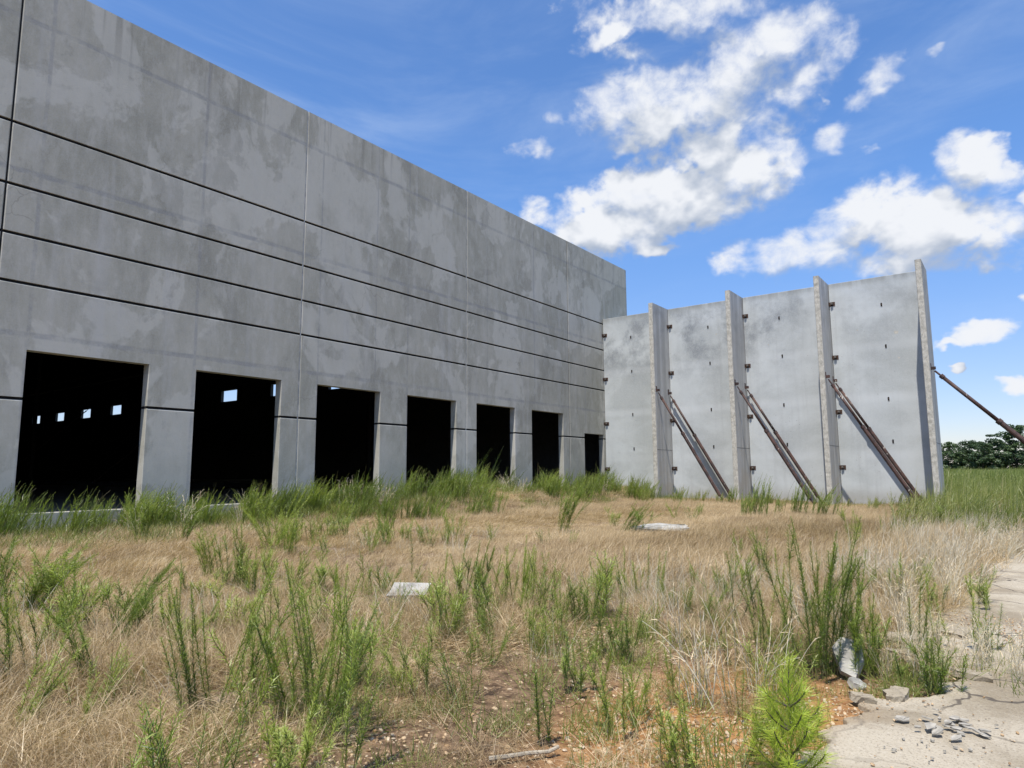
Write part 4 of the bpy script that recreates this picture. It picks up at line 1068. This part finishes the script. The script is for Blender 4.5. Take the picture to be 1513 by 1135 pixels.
scatter('gravel', [pebble(i) for i in range(4)], PP, rng(6).uniform(-.4, 6, (len(PP), 3)) * np.array([.1, .1, 1]), np.stack([s, s, s * .8], 1), rng(7).integers(0, 4, len(PP)), 'tan and orange pebbles strewn over bare soil and pavement')

# ------------------------------------------------------------------ broken concrete, stick
def chunk_mesh(seed, L, Wd, T, mat, n=9, rough=.2):
    g = rng(seed); t = np.sort(g.uniform(0, 6.283, n)); t = np.linspace(0, 6.283, n, endpoint=False) + g.uniform(-.25, .25, n)
    r = g.uniform(1 - rough * 2, 1.0, n); V = []
    for zz, k in ((-T / 2, 1.0), (T / 2 - T * .12, 1.0), (T / 2, .95)):
        for i in range(n): V.append((L / 2 * r[i] * k * math.cos(t[i]) + g.normal() * .02 * L, Wd / 2 * r[i] * k * math.sin(t[i]) + g.normal() * .02 * L, zz + g.normal() * .12 * T))
    V.append((0, 0, T / 2)); c = len(V) - 1
    F4 = []; F3 = []
    for j in range(2):
        for i in range(n): F4.append((j * n + i, j * n + (i + 1) % n, (j + 1) * n + (i + 1) % n, (j + 1) * n + i))
    for i in range(n): F3.append((2 * n + i, 2 * n + (i + 1) % n, c))
    bot = [tuple(range(n - 1, -1, -1))]
    return mesh_np('chunk', V, [F4, F3, bot], mat)
def chunk(name, loc, rot, L, Wd, T, label, seed, mat=None, group=None, cat='concrete chunk', n=9):
    o = obj(name, chunk_mesh(seed, L, Wd, T, mat or M_CHUNK, n), None, loc); o.rotation_euler = rot
    return tag(o, label, cat, group)
chunk('concrete_chunk', (-6.12, 6.08, .15), (.20, -.05, E_ + .9), .95, .75, .10, 'white flat piece of concrete lying in the middle of the dry grass', 1, n=4)
chunk('concrete_chunk', (-7.45, 16.4, .14), (.10, .02, E_ - .05), 1.75, .9, .10, 'long pale slab lying flat in tan grass before the braced wall', 2, n=12)
chunk('concrete_chunk', (-1.17, 5.93, .15), (.95, .12, .15), .26, .42, .07, 'upright broken white concrete chunk beside the tallest weed', 3, n=6)
chunk('concrete_chunk', (-1.08, 5.68, .03), (.3, .4, .4), .15, .12, .05, 'small concrete lump at the foot of the upright chunk', 4)
SL = [(-.98, 5.30, .22, .10, 'thin broken edge piece at the tip of the pavement'), (-.80, 5.52, .27, .18, 'flat pavement fragment beside the crack clump'), (-.93, 7.4, .55, .35, 'large cracked pavement fragment in the weeds'),
      (-.88, 6.75, .42, .3, 'pavement fragment half under dry tufts'), (-.62, 7.9, .5, .35, 'loose pavement fragment at the far side of the crack'), (-1.15, 8.4, .6, .4, 'pale pavement fragment standing off the edge'), (-.95, 10.2, .7, .45, 'far pavement fragment among bleached stalks'),
      (-.4, 6.35, .3, .2, 'small pavement fragment in the crack by the right edge')]
for i, (x, y, L_, W__, lab) in enumerate(SL):
    chunk('pavement_fragment', (x, y, .055), (.06 * math.sin(i * 2), .07 * math.cos(i * 3), i * 1.3), L_, W__, .045, lab, 20 + i, mat=M_SLAB, cat='pavement fragment', n=13)
g_ = rng(91)
for i in range(24):
    x = -.48 + g_.normal() * .12; y = 5.02 + g_.normal() * .12; L_ = g_.uniform(.03, .12)
    chunk('concrete_shard', (x, y, .055 + .004 * i % .02), (g_.normal() * .15, g_.normal() * .15, g_.uniform(0, 6)), L_, L_ * g_.uniform(.5, .8), .009, 'thin grey concrete shard in the heap on the pavement', 40 + i, mat=M_SHARD, group='grey shards in the heap on the pavement', cat='shard', n=6)
for i in range(26):
    x = g_.uniform(-.75, .1); y = g_.uniform(3.9, 5.0); L_ = g_.uniform(.012, .04)
    chunk('stone_chip', (x, y, .046), (g_.normal() * .15, g_.normal() * .15, g_.uniform(0, 6)), L_, L_ * .7, .008, 'small dark chip lying loose on the pavement', 70 + i, mat=M_SHARD, group='loose chips on the pavement', cat='chip', n=6)
g2_ = rng(4); c = np.array([(-2.47, 3.10, .03), (-2.40, 3.17, .035), (-2.32, 3.27, .04), (-2.25, 3.36, .035), (-2.22, 3.42, .05)])
s = tubes([c], .014, .010, g2_, .8, 8); tag(obj('stick', mesh_np('stick', s[0], s[1], M_WOOD, v=s[2])), 'short pale grey stick lying on gravelly soil at the bottom edge', 'stick')

# ------------------------------------------------------------------ trees beyond the field
def tree_meshes(seed, H=13.0, Rr=4.6):
    g = rng(seed); cs = [stem_curve(g, (0, 0, -.3), g.uniform(0, 6), .03, .1, H * .7, 14)]; blobs = []
    for k in range(10):
        f = g.uniform(.25, .95); i = int(f * 13); c = stem_curve(g, cs[0][i], g.uniform(0, 6.28), g.uniform(.5, 1.0), -.3, Rr * g.uniform(.6, 1.0), 8); cs.append(c); blobs.append(c[-1])
    for k in range(58):
        z = g.uniform(.12, 1.0); rr = Rr * math.sin(min(1, z * 1.15 + .1) * math.pi * .88) ** .6 * g.uniform(.35, 1.0) + .3; a = g.uniform(0, 6.28)
        blobs.append(np.array([rr * math.cos(a), rr * math.sin(a), H * z]))
    P = []; N_ = []; A = []; g1_ = g
    for b in blobs:
        n = int(g.uniform(60, 130)); r = g.uniform(.7, 1.5); q = nrm(g.normal(size=(n, 3))) * (r * g.uniform(.3, 1, (n, 1)) ** .5) * np.array([1.15, 1.15, .75])
        P.append(b + q); A.append(np.clip(.35 + g.normal() * .12 + g.normal(size=n) * .15, 0, 1)); N_.append(nrm(q + g.normal(size=(n, 3)) * .6 + np.array([0, 0, .4])))
    P = np.concatenate(P); N_ = np.concatenate(N_); A = np.concatenate(A); n = len(P)
    u = nrm(np.cross(N_, g.normal(size=(n, 3)))); w = np.cross(N_, u); s = g.uniform(.14, .30, (n, 1))
    V = np.stack([P - u * s - w * s * .6, P + u * s - w * s * .5, P + u * s * .8 + w * s * .7, P - u * s * .7 + w * s * .6], 1).reshape(-1, 3)
    V[:, 2] = np.maximum(V[:, 2], .1); F = np.arange(4 * n).reshape(-1, 4)
    tr = np.concatenate(cs[:1]); t = tubes(cs[:1], .28, .08, g, .5, 7); lb = tubes(cs[1:], .10, .03, g, .5, 5)
    return (mesh_np('trunk', t[0], t[1], M_BARK, v=t[2]), mesh_np('limbs', lb[0], lb[1], M_BARK, v=lb[2]), mesh_np('crown', V, F, M_TREE, v=np.repeat(A, 4)))
TV = [tree_meshes(800 + i, 12.5 + i, 4.2 + .4 * (i % 3)) for i in range(5)]
tl = [(-16.6, 238, .92, 'dark dense tree directly beside the last fin'), (-11.9, 243, .86, 'second dark tree from the last fin, slightly lower'), (-8.5, 236, .78, 'low rounded tree filling the dip in the treeline'),
      (-5.0, 241, .90, 'dark rounded tree in the middle of the visible treeline'), (-.6, 250, 1.06, 'taller pale open-crowned tree left of where the pipe leaves the picture'), (3.2, 238, .80, 'dark tree cut by the right edge')]
tproto = {}
gt = rng(17)
for i in range(4): tl.append((-23.5 - i * 6.0 + gt.normal(), 240 + gt.uniform(-6, 8), gt.uniform(.8, 1.0), None))
for i in range(4): tl.append((8.5 + i * 6.0 + gt.normal(), 240 + gt.uniform(-6, 8), gt.uniform(.8, 1.0), None))
for i in range(9): tl.append((-37 + i * 7.2 + gt.normal(), 254 + gt.uniform(-3, 3), gt.uniform(.72, .86), 'bk'))
for k, (x, y, s, lab) in enumerate(tl):
    i = 4 if k == 4 else k % 4
    if i not in tproto:
        o = empty('broadleaf_tree', (x, y, float(ground_h(x, y)))); tm = obj('trunk', TV[i][0], o); obj('limbs', TV[i][1], o, kind='stuff'); obj('crown', TV[i][2], o, kind='stuff'); tproto[i] = o
    else: o = dup(tproto[i], (x, y, float(ground_h(x, y))), gt.uniform(0, 6.28))
    o.scale = (s * .98, s * .98, s * .81)
    if lab is None: tag(o, 'dark broadleaf tree further along the treeline', 'tree', 'trees further along the treeline')
    elif lab == 'bk': tag(o, 'dark broadleaf tree of the second row behind the treeline', 'tree', 'second row of the treeline')
    else: tag(o, lab, 'tree', 'treeline beyond the field')
